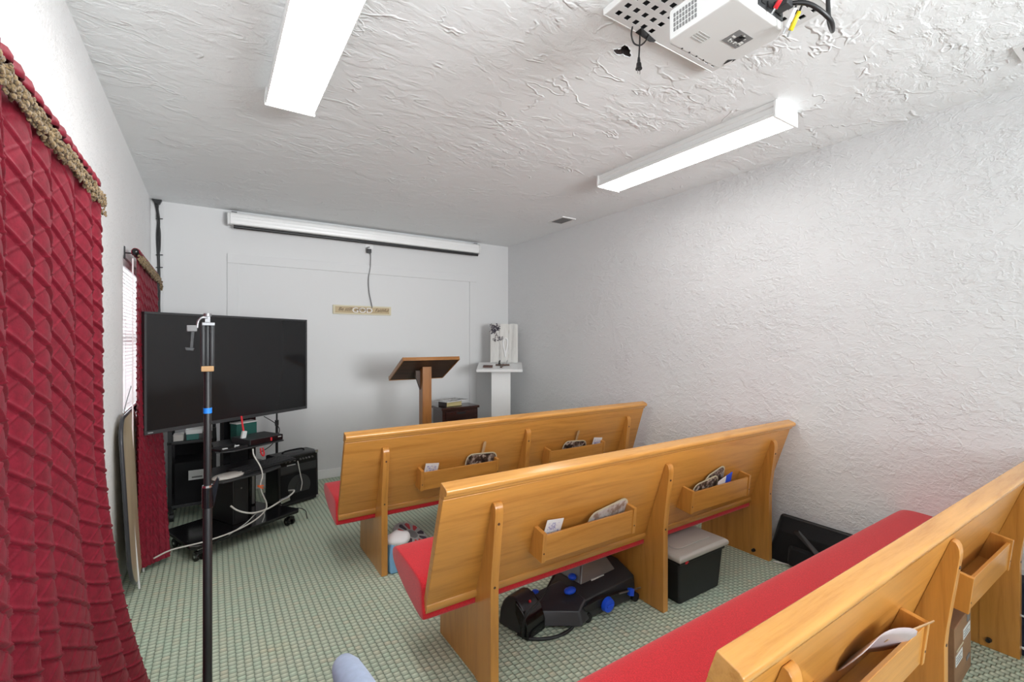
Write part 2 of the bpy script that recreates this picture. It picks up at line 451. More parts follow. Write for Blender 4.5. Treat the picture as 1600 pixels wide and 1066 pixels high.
# left wall with the window opening
WY0, WY1, WZ0, WZ1 = 3.28, 4.30, 0.86, 1.785
bm = B()
box(bm, XL - 0.14, XL, YF - 0.15, WY0, 0, H); box(bm, XL - 0.14, XL, WY1, YB + 0.15, 0, H)
box(bm, XL - 0.14, XL, WY0, WY1, 0, WZ0); box(bm, XL - 0.14, XL, WY0, WY1, WZ1, H)
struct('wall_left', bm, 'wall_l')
bm = B()
box(bm, XL - 0.10, XL - 0.05, WY0, WY0 + 0.05, WZ0, WZ1); box(bm, XL - 0.10, XL - 0.05, WY1 - 0.05, WY1, WZ0, WZ1)
box(bm, XL - 0.10, XL - 0.05, WY0, WY1, WZ1 - 0.05, WZ1); box(bm, XL - 0.10, XL - 0.05, WY0, WY1, WZ0, WZ0 + 0.04)
box(bm, XL - 0.09, XL - 0.06, WY0, WY1, 1.31, 1.345)
win = struct('window_1', bm, 'white_trim', bev=0.004)
for k, (a, b) in enumerate(((WZ0 + 0.035, 1.312), (1.343, WZ1 - 0.045))):
    bm = B(); box(bm, XL - 0.080, XL - 0.075, WY0 + 0.045, WY1 - 0.045, a, b); obj('window_pane', bm, 'glass', win)
bm = B(); box(bm, XL - 0.05, XL + 0.03, WY0 - 0.03, WY1 + 0.03, WZ0 - 0.025, WZ0); obj('window_sill', bm, 'white_trim', win, bev=0.005)
bl = thing('window_blind', 'white horizontal slat blind in the window at left', 'blind', (XL - 0.028, (WY0 + WY1) / 2, WZ1))
bm = B(); box(bm, -0.02, 0.02, -0.48, 0.48, -0.045, -0.005); obj('head_rail', bm, 'white_trim', bl, bev=0.003)
bm = B(); box(bm, -0.014, 0.014, -0.475, 0.475, -0.90, -0.885); obj('bottom_rail', bm, 'white_trim', bl, bev=0.003)
bm = B(); box(bm, -0.0125, 0.0125, -0.475, 0.475, -0.0006, 0.0006); sl = obj('slat', bm, 'slat', bl)
ns = 39
for k in range(ns):
    o = sl if k == 0 else part_copy(sl, bl)
    o.location = (0, 0, -0.065 - k * 0.0212); o.rotation_euler = (0, math.radians(64), 0)
bm = B()
cyl(bm, (0.0135, -0.3, -0.04), (0.0135, -0.3, -0.89), 0.0008, seg=6)
lc = obj('ladder_cord', bm, 'white_trim', bl); part_copy(lc, bl, (0, 0.6, 0))

bm = B(); box(bm, XL, XR, YB - 0.014, YB, 0, 0.085)
struct('baseboard_back', bm, 'white_trim', bev=0.004)
bm = B(); box(bm, XR - 0.012, XR, YF, YB - 0.014, 0, 0.07)
struct('baseboard_right', bm, 'white_trim', bev=0.004)
for k, (x0, x1, z0, z1, d) in enumerate(((0.115, 2.55, 1.985, 2.068, 0.012), (0.115, 0.20, 0.085, 1.985, 0.010), (2.462, 2.55, 0.085, 1.985, 0.010), (XL, -0.322, 0.085, H, 0.008))):
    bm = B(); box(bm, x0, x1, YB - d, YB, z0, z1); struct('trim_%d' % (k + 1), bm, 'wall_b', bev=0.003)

# ------------------------------------------------------------------ ceiling lights
def ceiling_light(loc, label, lens):
    t = thing('ceiling_light', label, 'light', loc, 0, 'fluorescent ceiling fixtures')
    L = 1.19
    bm = B(); prism(bm, [(-0.095, 0), (0.095, 0), (0.095, -0.022), (0.088, -0.026), (0.088, -0.050), (-0.088, -0.050), (-0.088, -0.026), (-0.095, -0.022)], -L / 2 + 0.011, L / 2 - 0.011, 'y')
    obj('housing', bm, 'white_metal', t, bev=0.002)
    bm = B(); prism(bm, [(-0.088, -0.0505), (0.088, -0.0505), (0.102, -0.060), (0.102, -0.0715), (0.099, -0.0745), (-0.099, -0.0745), (-0.102, -0.0715), (-0.102, -0.060)], -L / 2 + 0.012, L / 2 - 0.012, 'y')
    obj('lens_frame', bm, 'white_metal', t)
    bm = B(); prism(bm, [(-0.097, -0.0747), (-0.06, -0.0795), (0.0, -0.081), (0.06, -0.0795), (0.097, -0.0747)], -L / 2 + 0.013, L / 2 - 0.013, 'y')
    obj('lens', bm, lens, t)
    for s in (-1, 1):
        bm = B(); y = s * L / 2
        prism(bm, [(-0.100, 0), (0.100, 0), (0.106, -0.055), (0.104, -0.082), (-0.104, -0.082), (-0.106, -0.055)], min(y, y - s * 0.012), max(y, y - s * 0.012), 'y')
        obj('end_cap', bm, 'white_metal', t, bev=0.002)
    return t
ceiling_light((0.302, 1.72, H), 'white fluorescent ceiling light nearer the red curtains, cut by the top edge', 'lens_left')
ceiling_light((2.305, 1.72, H), 'white fluorescent ceiling light close to the rough right wall', 'lens_right')

# ------------------------------------------------------------------ vents
def vent(loc, w, d, label, nsl):
    t = thing('ceiling_vent', label, 'vent', loc)
    bm = B()
    for (x0, x1, y0, y1) in ((-w / 2 - .02, w / 2 + .02, -d / 2 - .02, -d / 2), (-w / 2 - .02, w / 2 + .02, d / 2, d / 2 + .02), (-w / 2 - .02, -w / 2, -d / 2, d / 2), (w / 2, w / 2 + .02, -d / 2, d / 2)):
        box(bm, x0, x1, y0, y1, -0.008, 0)
    obj('frame', bm, 'white_trim', t)
    bm = B(); box(bm, -w / 2, w / 2, -d / 2, d / 2, -0.001, 0); obj('backing', bm, 'black_matte', t)
    bm = B(); box(bm, -0.0055, 0.0055, -d / 2, d / 2, -0.0005, 0.0005); s0 = obj('louver', bm, 'grey', t)
    for k in range(nsl):
        o = s0 if k == 0 else part_copy(s0, t)
        o.location = (-w / 2 + (k + 0.5) * w / nsl, 0, -0.0065); o.rotation_euler = (0, math.radians(40), 0)
vent((2.735, 3.34, H), 0.12, 0.17, 'small grey louvred ceiling vent near the far right corner', 8)
vent((2.66, 0.30, H), 0.13, 0.22, 'white ceiling vent cut off at the right edge', 8)

# ------------------------------------------------------------------ pews
def pew_proto():
    Lp = 2.31
    t = thing('church_pew', 'x', 'pew', (0, 0, 0), 0, 'oak church pews')
    s = Vector((0, 0.316, -0.949)).normalized()             # down along the back (y forward, z)
    nrm = Vector((0, -0.949, -0.316)).normalized()          # out of the rear face
    F = Vector((0, -0.018, 0.831))
    Q = lambda a, b: tuple((F + nrm * a + s * b)[1:])
    def bk(z, a=0.0295):                                    # y of a face at depth a
        b = (0.831 - z - a * 0.316) / 0.949
        return (F + nrm * a + s * b)[1]
    bm = B(); prism(bm, [Q(0, 0.052), Q(0.0295, 0.052), Q(0.0295, 0.530), Q(0, 0.530)], 0, Lp, 'x')
    obj('back_panel', bm, 'oak_x', t, bev=0.003)
    bm = B(); prism(bm, [Q(0.0292, 0.496), Q(0.034, 0.499), Q(0.0385, 0.507), Q(0.0385, 0.524), Q(0.034, 0.531), Q(0.0292, 0.533)], -0.001, Lp + 0.001, 'x'); obj('bottom_moulding', bm, 'rail', t, bev=0.0015)
    bm = B(); prism(bm, [Q(0, 0), Q(0.040, 0), Q(0.048, 0.004), Q(0.051, 0.011), Q(0.050, 0.021), Q(0.045, 0.027), Q(0.038, 0.029), Q(0.037, 0.041), Q(0.0335, 0.047), Q(0.0295, 0.052), Q(0, 0.052)], -0.002, Lp + 0.002, 'x')
    obj('top_rail', bm, 'rail', t, bev=0.0025)
    # cushion: upholstered board
    sec = [(0.105, 0.283), (0.16, 0.287), (0.32, 0.321), (0.425, 0.366), (0.458, 0.388), (0.470, 0.415), (0.458, 0.440), (0.425, 0.452), (0.36, 0.452), (0.24, 0.440), (bk(0.42, 0) + 0.002, 0.430), (bk(0.36, 0) + 0.002, 0.36)]
    bm = B(); rings = []
    cy = sum(p[0] for p in sec) / len(sec); cz = sum(p[1] for p in sec) / len(sec)
    for x, k in ((-0.012, 0.955), (-0.007, 0.985), (0.004, 1.0), (0.4, 1.0), (0.8, 1), (1.2, 1), (1.6, 1), (2.0, 1), (Lp - 0.004, 1.0), (Lp + 0.007, 0.985), (Lp + 0.012, 0.955)):
        rings.append([bm.verts.new((x, cy + (p[0] - cy) * k, cz + (p[1] - cz) * k)) for p in sec])
    for i in range(len(rings) - 1):
        for k in range(len(sec)):
            bm.faces.new((rings[i][k], rings[i][(k + 1) % len(sec)], rings[i + 1][(k + 1) % len(sec)], rings[i + 1][k]))
    bm.faces.new(rings[0][::-1]); bm.faces.new(rings[-1])
    cu = obj('seat_cushion', bm, 'red', t, smooth=True)
    sb = cu.modifiers.new('soft', 'SUBSURF'); sb.levels = 1; sb.render_levels = 2
    # supports
    sup = None
    for k, x in enumerate((0.222, 1.185, 2.140)):
        if k == 0:
            bm = B()
            prism(bm, [(0.105, 0), (0.455, 0), (0.440, 0.37), (0.30, 0.335), (0.128, 0.312), (0.105, 0.315)], -0.0145, 0.0145, 'x')
            poly = [(0, 0), (0.12, 0), (0.12, 0.31), (bk(0.335) - 0.0002, 0.335), (bk(0.60) - 0.0002, 0.60), (bk(0.722) - 0.0002, 0.722), (-0.016, 0.7235), (-0.025, 0.7195), (-0.031, 0.710), (-0.0335, 0.697), (-0.034, 0.68), (-0.004, 0.45), (0, 0.40)]
            prism(bm, poly, -0.0175, 0.0175, 'x')
            sup = obj('support', bm, 'oak_z', t, bev=0.0025, loc=(x, 0, 0))
            for z, y in ((0.645, -0.0302), (0.40, 0.0)):
                bm = B(); cyl(bm, (0, y + 0.001, z), (0, y - 0.0016, z), 0.0055, 0.0045, seg=10); obj('screw', bm, 'cross', sup)
        else:
            c = part_copy(sup, t, (x, 0, 0))
            for ch in [q for q in bpy.data.objects if q.parent == sup]: part_copy(ch, c)
            if k == 2:
                bm = B(); cyl(bm, (-0.014, 0.09, 0.035), (-0.034, 0.09, 0.035), 0.011, 0.008, seg=12); obj('floor_bolt', bm, 'black', c)
    # book racks
    rk = None
    for k, x in enumerate((0.43, 1.365)):
        if k == 0:
            z0, z1 = 0.437, 0.562
            bm = B()
            fb = [(-0.0095 + 0.004, z0 + 0.003), (-0.0195 + 0.004, z1 - 0.016)]
            prism(bm, [fb[0], (fb[0][0] + 0.011, fb[0][1]), (fb[1][0] + 0.011, fb[1][1]), fb[1]], 0.018, 0.512, 'x')
            rk = obj('book_rack', bm, 'oak_x', t, bev=0.0015, loc=(x, 0, 0))
            for e in (0.0, 0.512):
                bm = B(); prism(bm, [(-0.0095, z0), (bk(z0 + 0.012) - 0.0003, z0 + 0.012), (bk(z1 + 0.006) - 0.0003, z1 + 0.006), (-0.0195 - 0.003, z1 - 0.006)], e, e + 0.018, 'x')
                obj('rack_end', bm, 'oak_z', rk, bev=0.0015)
                bm = B(); cyl(bm, (e + 0.009, -0.0105, 0.475), (e + 0.009, -0.0145, 0.475), 0.0045, 0.0035, seg=8); obj('screw', bm, 'cross', rk)
            bm = B(); prism(bm, [(0.006, z0 + 0.006), (bk(z0 + 0.02) - 0.0003, z0 + 0.018), (bk(z0 + 0.03) - 0.0003, z0 + 0.028), (0.006, z0 + 0.016)], 0.018, 0.512, 'x')
            obj('rack_bottom', bm, 'oak_x', rk)
        else:
            c = part_copy(rk, t, (x, 0, 0))
            for ch in [q for q in bpy.data.objects if q.parent == rk]: part_copy(ch, c)
    return t, bk
pew1, BK = pew_proto()
P1, P2, P3 = (0.588, 2.54), (0.655, 1.46), (0.66, 0.445)
pew1.location = (*P1, 0); pew1['label'] = 'honey oak pew with red cushion, the farthest, standing before the lectern'
pew2 = copy_tree(pew1); pew2.location = (*P2, 0); pew2['label'] = 'honey oak pew in the middle row with carpet washer and storage tub under it'
pew3 = copy_tree(pew1); pew3.location = (*P3, 0); pew3['label'] = 'honey oak pew nearest the viewer at lower right, cardboard box under it'

# ------------------------------------------------------------------ things in the racks
def hand_fan(loc, tilt, lean, label, face='photo', stick=True, w=0.225, h=0.20, roll=0.0):
    """cardboard fan standing upside down in a rack: card below, wooden handle up"""
    t = thing('hand_fan', label, 'fan', loc, 0, 'cardboard hand fans in the pew racks', rot=(lean, tilt, roll))
    bm = B(); prism(bm, rrect(w, h, 0.045, 5), -0.0012, 0.0012, 'y'); obj('fan_card', bm, 'cream', t)
    bm = B(); prism(bm, rrect(w - 0.014, h - 0.014, 0.040, 5), -0.0019, -0.0012, 'y'); obj('printed_face', bm, face, t)
    if stick:
        bm = B(); e = h / 2 + 0.078; prism(bm, [(-0.008, 0), (0.008, 0), (0.010, e - 0.008), (0.006, e), (-0.006, e), (-0.010, e - 0.008)], 0.0012, 0.004, 'y')
        obj('handle', bm, 'pine', t)
    return t
def card(loc, tilt, label, w=0.085, h=0.11, lean=0.3):
    t = thing('card', label, 'card', loc, 0, 'white cards in the pew racks', rot=(lean, tilt, 0))
    bm = B(); box(bm, -w / 2, w / 2, -0.0008, 0.0008, -h / 2, h / 2); obj('card_sheet', bm, 'paper', t)
    bm = B(); box(bm, -w / 2 + 0.012, w / 2 - 0.012, -0.0012, -0.0008, -h / 2 + 0.01, h / 2 - 0.015); obj('printed_area', bm, 'cardtext', t)
LEAN = 0.32
def rack_pt(P, x, z, off=0.03):                             # a point in a rack, off = distance in front of the back panel
    return (P[0] + x, P[1] + BK(z) - off, z)
card(rack_pt(P1, 0.505, 0.535), 0.10, 'white card in the left rack of the farthest pew')
hand_fan(rack_pt(P1, 0.85, 0.540, 0.022), 0.05, LEAN, 'dark photo hand fan, handle up, in the left rack of the farthest pew', h=0.135)
hand_fan(rack_pt(P1, 1.63, 0.533, 0.022), 0.08, LEAN, 'dark photo hand fan, handle up, in the right rack of the farthest pew', w=0.22, h=0.118)
card(rack_pt(P1, 1.84, 0.535), 0.12, 'white card at the right end of the right rack of the farthest pew')
card(rack_pt(P2, 0.505, 0.540), 0.10, 'white card in the left rack of the middle pew')
hand_fan(rack_pt(P2, 0.83, 0.538, 0.02), -0.16, LEAN, 'pale hand fan lying aslant in the left rack of the middle pew', 'photo_pale', w=0.25, h=0.10, stick=False)
hand_fan(rack_pt(P2, 1.53, 0.535, 0.026), -0.12, LEAN, 'worn photo hand fan in the right rack of the middle pew, front one', 'photo', h=0.105, stick=False)
hand_fan(rack_pt(P2, 1.62, 0.560, 0.012), -0.25, LEAN, 'grey photo hand fan sticking up at the rear of the middle pew right rack', 'photo', w=0.19, h=0.13, stick=False)
t = thing('leaflet', 'folded white and blue leaflet in the right rack of the middle pew', 'leaflet', rack_pt(P2, 1.69, 0.530, 0.040), rot=(LEAN, -0.25, 0))
bm = B(); box(bm, -0.075, 0.0, -0.0015, 0.0015, -0.05, 0.055); obj('white_half', bm, 'paper', t)
bm = B(); box(bm, 0.0, 0.06, -0.0015, 0.0015, -0.05, 0.055); obj('blue_half', bm, 'blue', t)
# the mauve fan lying in the near pew
t = thing('hand_fan', 'pale mauve hand fan lying aslant in the left rack of the nearest pew', 'fan', (P3[0] + 0.70, P3[1] + 0.012, 0.562), group='cardboard hand fans in the pew racks', rot=(0.62, 0.03, -0.16))
bm = B()
nx = 14; rows = []
for i in range(nx + 1):
    u = -0.13 + 0.26 * i / nx
    hw = 0.085 * math.sqrt(max(0.06, 1 - (abs(u) / 0.135) ** 4))
    z = 0.012 * math.cos(u * 18)
    rows.append([bm.verts.new((u, z + dz, w * 0.75)) for w in (-hw, -hw / 2, 0, hw / 2, hw) for dz in (0,)])
for i in range(nx):
    for k in range(4): bm.faces.new((rows[i][k], rows[i + 1][k], rows[i + 1][k + 1], rows[i][k + 1]))
fc = obj('fan_card', bm, 'pale_mauve', t, smooth=True); sm = fc.modifiers.new('thick', 'SOLIDIFY'); sm.thickness = 0.002
bm = B(); prism(bm, [(0.05, -0.007), (0.265, -0.007), (0.270, 0), (0.265, 0.007), (0.05, 0.007)], 0.004, 0.007, 'y'); obj('handle', bm, 'pine', t)

# ------------------------------------------------------------------ curtains
def curtain_sheet(bm, Ya, Yb, zt, zb, x0, nf, amp, ncol, nrow, edge, phase=0.0, du=0.095, dv=0.062, puff=0.0052, wf=1.35):
    Wd = (Yb - Ya) * wf; grid = []
    for j in range(nrow + 1):
        v = j / nrow; z = zt + (zb - zt) * v; row = []; w0 = min(1.0, v * 12)
        for i in range(ncol + 1):
            u = i / ncol
            dY, dX = edge(u, v)
            ph = PI * nf * u + phase + 0.55 * math.sin(4.1 * u * PI + 0.4) + 0.16 * math.sin(v * 4 + u * 9)
            sn = math.sin(ph); ab = (sn * sn + 0.012) ** 0.42
            a = amp * (0.75 + 0.35 * v) * (0.85 + 0.25 * math.sin(7 * u + 1))
            x = x0 + a * (1.9 * ab - 0.9) + dX
            y = Ya + (Yb - Ya) * u + dY
            cs_ = math.cos(ph) * (1 if sn >= 0 else -1)
            nv = Vector((1, -cs_ * 0.9, 0)).normalized()
            s_ = u * Wd + 0.02 * cs_
            p = (s_ / du + z / dv) % 1.0; q = (s_ / du - z / dv) % 1.0
            dp = min(p, 1 - p); dq = min(q, 1 - q)
            k = (puff * (-1.0 * math.exp(-(dp / 0.050) ** 2) + 0.9 * math.exp(-((p - 0.12) / 0.07) ** 2) + 0.75 * math.exp(-(dq / 0.045) ** 2) + 0.5 * (16 * p * (1 - p) * q * (1 - q)) ** 0.5)) * w0
            row.append(bm.verts.new((x + nv.x * k, y + nv.y * k, z)))
        grid.append(row)
    for j in range(nrow):
        for i in range(ncol):
            bm.faces.new((grid[j][i], grid[j][i + 1], grid[j + 1][i + 1], grid[j + 1][i]))
    return grid
def fringe(bm, pts, drop, n, r):
    for k in range(n):
        u = (k + random.random()) / n; a = pts[min(int(u * (len(pts) - 1)), len(pts) - 1)]
        zz = -drop * random.random()
        c = Vector((a[0] + random.uniform(0.002, 0.020), a[1] + random.uniform(-.008, .008), a[2] + zz))
        sc = (random.uniform(.5, 1.1), random.uniform(.7, 1.5), random.uniform(.6, 1.5))
        bmesh.ops.create_icosphere(bm, subdivisions=1, radius=r * random.uniform(.7, 1.2), matrix=Matrix.Translation(c) @ Matrix.Rotation(random.uniform(-1, 1), 4, 'X') @ Matrix.Diagonal((*sc, 1)))

t = thing('curtain', 'large burgundy diamond tucked curtain with gold fringe nearest the viewer at left', 'curtain', (-0.30, 1.4, 0), group='burgundy curtains on the left wall')
def edge1(u, v):
    f = max(0, (v - 0.42) / 0.58) ** 1.7
    return 0.30 * f * u ** 2.2, 0.055 * f * u + 0.03 * f
bm = B(); grid = curtain_sheet(bm, 0.80, 1.895, 1.775, 0.03, -0.305, 6.5, 0.023, 460, 620, edge1)
c = obj('curtain_panel', bm, 'curtain', t, smooth=True); c.location = (0.30, -1.4, 0)
bm = B()
ny = 110; g0 = []
for j in range(9):
    row = []
    for i in range(ny + 1):
        y = 0.78 + 1.13 * i / ny; a = j / 8 * PI * 1.25 - 0.3
        row.append(bm.verts.new((-0.312 + 0.019 * math.cos(a) + 0.005 * math.sin(i * 1.1), y, 1.803 + 0.022 * math.sin(a) + 0.0025 * math.sin(i * 0.9 + j))))
    g0.append(row)
for j in range(8):
    for i in range(ny): bm.faces.new((g0[j][i], g0[j][i + 1], g0[j + 1][i + 1], g0[j + 1][i]))
o = obj('rod_pocket', bm, 'curtain', t, smooth=True); o.location = (0.30, -1.4, 0); o.modifiers.new('thick', 'SOLIDIFY').thickness = 0.003
bm = B(); fringe(bm, [(-0.297, 0.80 + 1.11 * i / 60, 1.768) for i in range(61)], 0.036, 760, 0.0060)
fringe(bm, [(-0.295, 1.895 + 0.012 * i / 5, 1.775) for i in range(6)], 0.075, 40, 0.0058)
o = obj('fringe', bm, 'fringe', t); o.location = (0.30, -1.4, 0); o['kind'] = 'stuff'
def rod(y0, y1, x, z, label, near):
    t = thing('curtain_rod', label, 'curtain rod', (x, (y0 + y1) / 2, z))
    h = (y1 - y0) / 2
    bm = B(); cyl(bm, (0, -h, 0), (0, h, 0), 0.0085, seg=12); obj('pole', bm, 'black', t, smooth='auto')
    for s in (-1, 1):
        bm = B(); ball(bm, (0, s * (h + 0.012), 0), 0.019, 2, (1, 0.85, 1)); cyl(bm, (0, s * (h - 0.012), 0), (0, s * (h + 0.002), 0), 0.012, seg=12); obj('finial', bm, 'black_gloss', t, smooth='auto')
    for s in (-0.97, 0.93):
        bm = B(); cyl(bm, (0, s * h, -0.006), (XL - x + 0.002, s * h, -0.006), 0.004, seg=8); box(bm, XL - x, XL - x + 0.005, s * h - 0.012, s * h + 0.012, -0.04, 0.03); obj('bracket', bm, 'black', t)
rod(0.72, 1.925, -0.315, 1.805, 'black curtain rod with ball finial holding the nearest curtain', True)

t = thing('curtain', 'narrower burgundy curtain with gold fringe beside the blind, behind the television', 'curtain', (-0.33, 3.6, 0), group='burgundy curtains on the left wall')
def edge2(u, v):
    k = v ** 1.6
    return -1.0 * k * u, 0.135 * k * u
bm = B(); curtain_sheet(bm, 3.29, 4.40, 1.782, 0.035, -0.352, 6.5, 0.014, 240, 380, edge2, 0.7, 0.095, 0.065, 0.005)
c = obj('curtain_panel', bm, 'curtain', t, smooth=True); c.location = (0.33, -3.6, 0)
bm = B(); g0 = []
ny = 80
for j in range(9):
    row = []
    for i in range(ny + 1):
        y = 3.28 + 1.13 * i / ny; a = j / 8 * PI * 1.25 - 0.3
        row.append(bm.verts.new((-0.352 + 0.019 * math.cos(a) + 0.004 * math.sin(i * 1.1), y, 1.806 + 0.022 * math.sin(a))))
    g0.append(row)
for j in range(8):
    for i in range(ny): bm.faces.new((g0[j][i], g0[j][i + 1], g0[j + 1][i + 1], g0[j + 1][i]))
o = obj('rod_pocket', bm, 'curtain', t, smooth=True); o.location = (0.33, -3.6, 0); o.modifiers.new('thick', 'SOLIDIFY').thickness = 0.003
bm = B(); fringe(bm, [(-0.338, 3.28 + 1.13 * i / 40, 1.788) for i in range(41)], 0.045, 560, 0.0075)
fringe(bm, [(-0.330, 4.41, 1.775 - 0.01 * i) for i in range(6)], 0.05, 30, 0.007)
o = obj('fringe', bm, 'fringe', t); o.location = (0.33, -3.6, 0); o['kind'] = 'stuff'
bm = B()                                                    # pale lining seen at the near edge
pts = [(-0.366, 3.278, 1.77), (-0.366, 3.275, 1.2), (-0.366, 3.272, 0.8), (-0.364, 3.27, 0.45)]
for (a, b) in zip(pts, pts[1:]):
    hull(bm, [(a[0], a[1], a[2]), (a[0] + 0.006, a[1] + 0.004, a[2]), (b[0], b[1], b[2]), (b[0] + 0.006, b[1] + 0.004, b[2]), (a[0], a[1] + 0.006, a[2]), (b[0], b[1] + 0.006, b[2])])
o = obj('lining', bm, 'pink_lining', t); o.location = (0.33, -3.6, 0); o['label'] = 'pale pink lining edge'
rod(3.30, 4.44, -0.352, 1.808, 'black curtain rod with ball finials above the window blind', False)

# ------------------------------------------------------------------ board leaning on the left wall
t = thing('folding_board', 'beige rounded board with dark rim leaning on the left wall by the far curtain', 'board', (-0.332, 3.22, 0.0), rot=(0, -0.050, 0.015))
poly = []
for k in range(33):
    a = 2 * PI * k / 32 * 1.0
for cx, cz, r, a0 in ((0.17, 0.80, 0.12, 0), (-0.17, 0.80, 0.12, 90), (-0.06, 0.27, 0.23, 180), (0.06, 0.27, 0.23, 270)):
    for k in range(9):
        a = math.radians(a0 + 90 * k / 8); poly.append((cx + r * math.cos(a), cz + r * math.sin(a)))
bm = B(); prism(bm, poly, -0.009, 0.009, 'x'); obj('board_sheet', bm, 'board', t, bev=0.002)
bm = B(); tube(bm, [(0, p[0] * 1.005, 0.53 + (p[1] - 0.53) * 1.004) for p in poly] + [(0, poly[0][0] * 1.005, 0.53 + (poly[0][1] - 0.53) * 1.004)], 0.0092, 8, 0); obj('rim', bm, 'vac_grey', t, smooth=True)
bm = B(); cyl(bm, (0.012, -0.10, 0.0), (0.004, -0.10, 0.35), 0.005, seg=8); lg = obj('leg', bm, 'white_metal', t); part_copy(lg, t, (0, 0.22, 0))
bm = B(); tube(bm, [(XL + 0.045, 3.19, 1.07), (XL + 0.03, 3.13, 0.98), (XL + 0.028, 3.06, 0.92), (XL + 0.03, 3.03, 0.86), (XL + 0.04, 3.06, 0.80)], 0.0022, 6)
tag(obj('blind_cord', bm, 'grey'), 'thin grey cord hanging below the blind beside the leaning board', 'cord')

# ------------------------------------------------------------------ television on its cart
TL, TR = Vector((-0.324, 3.40, 0)), Vector((0.654, 4.05, 0))
tc_ = (TL + TR) / 2; ang = math.atan2(TR.y - TL.y, TR.x - TL.x); TW = (TR - TL).length; TZ0, TZ1 = 0.763, 1.484; TH = TZ1 - TZ0
t = thing('television', 'large black flat screen television on a rolling cart beside the far curtain', 'television', (tc_.x, tc_.y, TZ0), ang)
bm = B()
for (x0, x1, z0, z1) in ((-TW / 2, TW / 2, 0, 0.022), (-TW / 2, TW / 2, TH - 0.014, TH), (-TW / 2, -TW / 2 + 0.014, 0.022, TH - 0.014), (TW / 2 - 0.014, TW / 2, 0.022, TH - 0.014)):
    box(bm, x0, x1, 0, 0.03, z0, z1)
obj('bezel', bm, 'charcoal', t, bev=0.002)
bm = B(); box(bm, -TW / 2 + 0.014, TW / 2 - 0.014, 0.004, 0.012, 0.022, TH - 0.014); obj('screen', bm, 'screen', t)
bm = B(); hull(bm, [(sx * a, y, z) for sx in (-1, 1) for (a, y, z) in ((TW / 2 - .005, 0.03, 0.005), (TW / 2 - .005, 0.03, TH - .005), (TW / 2 - .05, 0.045, 0.05), (TW / 2 - .05, 0.045, TH - .05), (TW / 2 - .2, 0.065, 0.1), (TW / 2 - .2, 0.065, TH - 0.25))]); obj('back_cover', bm, 'black', t)
bm = B(); box(bm, -TW / 2 + 0.018, -TW / 2 + 0.045, -0.0006, 0, 0.009, 0.013); obj('maker_plate', bm, 'lightgrey', t)

CA = math.radians(28.3); C0 = Vector((0.227, 3.43, 0))
t = thing('television_cart', 'black rolling television cart with shelves and casters', 'cart', C0, CA)
def wl(x, y, z=0.0):                                        # cart-local to world
    return (C0.x + x * math.cos(CA) - y * math.sin(CA), C0.y + x * math.sin(CA) + y * math.cos(CA), z)
bm = B(); prism(bm, [(-0.335, 0), (0.335, 0), (0.36, 0.03), (0.30, 0.44), (-0.30, 0.44), (-0.36, 0.03)], 0.085, 0.105, 'z'); obj('base', bm, 'black_gloss', t, bev=0.003)
bm = B(); box(bm, 0.215, 0.265, 0.385, 0.43, 0.105, 1.30); pl = obj('post', bm, 'black_gloss', t, bev=0.004); part_copy(pl, t, (-0.185, 0, 0))
bm = B(); box(bm, 0.08, 0.215, 0.40, 0.42, 0.105, 1.20); obj('rear_panel', bm, 'black_matte', t)
bm = B(); box(bm, 0.229, 0.251, 0.377, 0.385, 0.115, 0.437); obj('cable_duct', bm, 'steel', t, bev=0.002)
bm = B(); box(bm, 0.02, 0.275, 0.37, 0.385, 1.02, 1.20); obj('mount_plate', bm, 'steel', t)
bm = B(); prism(bm, [(-0.20, 0.06), (-0.12, 0.0), (0.235, 0.02), (0.25, 0.10), (0.25, 0.384), (-0.05, 0.384)], 0.615, 0.623, 'z'); obj('upper_shelf', bm, 'charcoal', t, bev=0.002)
bm = B(); prism(bm, [(-0.24, 0.04), (-0.20, -0.02), (0.10, -0.03), (0.20, 0.0), (0.24, 0.08), (0.25, 0.375), (-0.05, 0.375)], 0.440, 0.450, 'z'); obj('keyboard_tray', bm, 'charcoal', t, bev=0.002)
cs = None
for k, (x, y) in enumerate(((-0.30, 0.04), (0.30, 0.04), (-0.26, 0.36), (0.26, 0.36))):
    if k == 0:
        bm = B(); cyl(bm, (0, 0, 0.085), (0, 0, 0.060), 0.012, seg=12); box(bm, -0.022, 0.022, -0.014, 0.018, 0.045, 0.062); cs = obj('caster', bm, 'black', t, bev=0.002, loc=(x, y, 0))
        for s in (-1, 1):
            bm = B(); cyl(bm, (s * 0.009, 0.012, 0.029), (s * 0.025, 0.012, 0.029), 0.0285, seg=18); obj('wheel', bm, 'black_gloss', cs, bev=0.003)
            bm = B(); cyl(bm, (s * 0.025, 0.012, 0.029), (s * 0.0265, 0.012, 0.029), 0.009, seg=10); obj('hub_cap', bm, 'chrome', cs)
        bm = B(); box(bm, -0.03, 0.03, -0.03, 0.03, 0.0795, 0.0845); obj('caster_plate', bm, 'chrome', cs)
    else:
        c = part_copy(cs, t, (x, y, 0))
        for ch in [q for q in bpy.data.objects if q.parent == cs]: part_copy(ch, c)

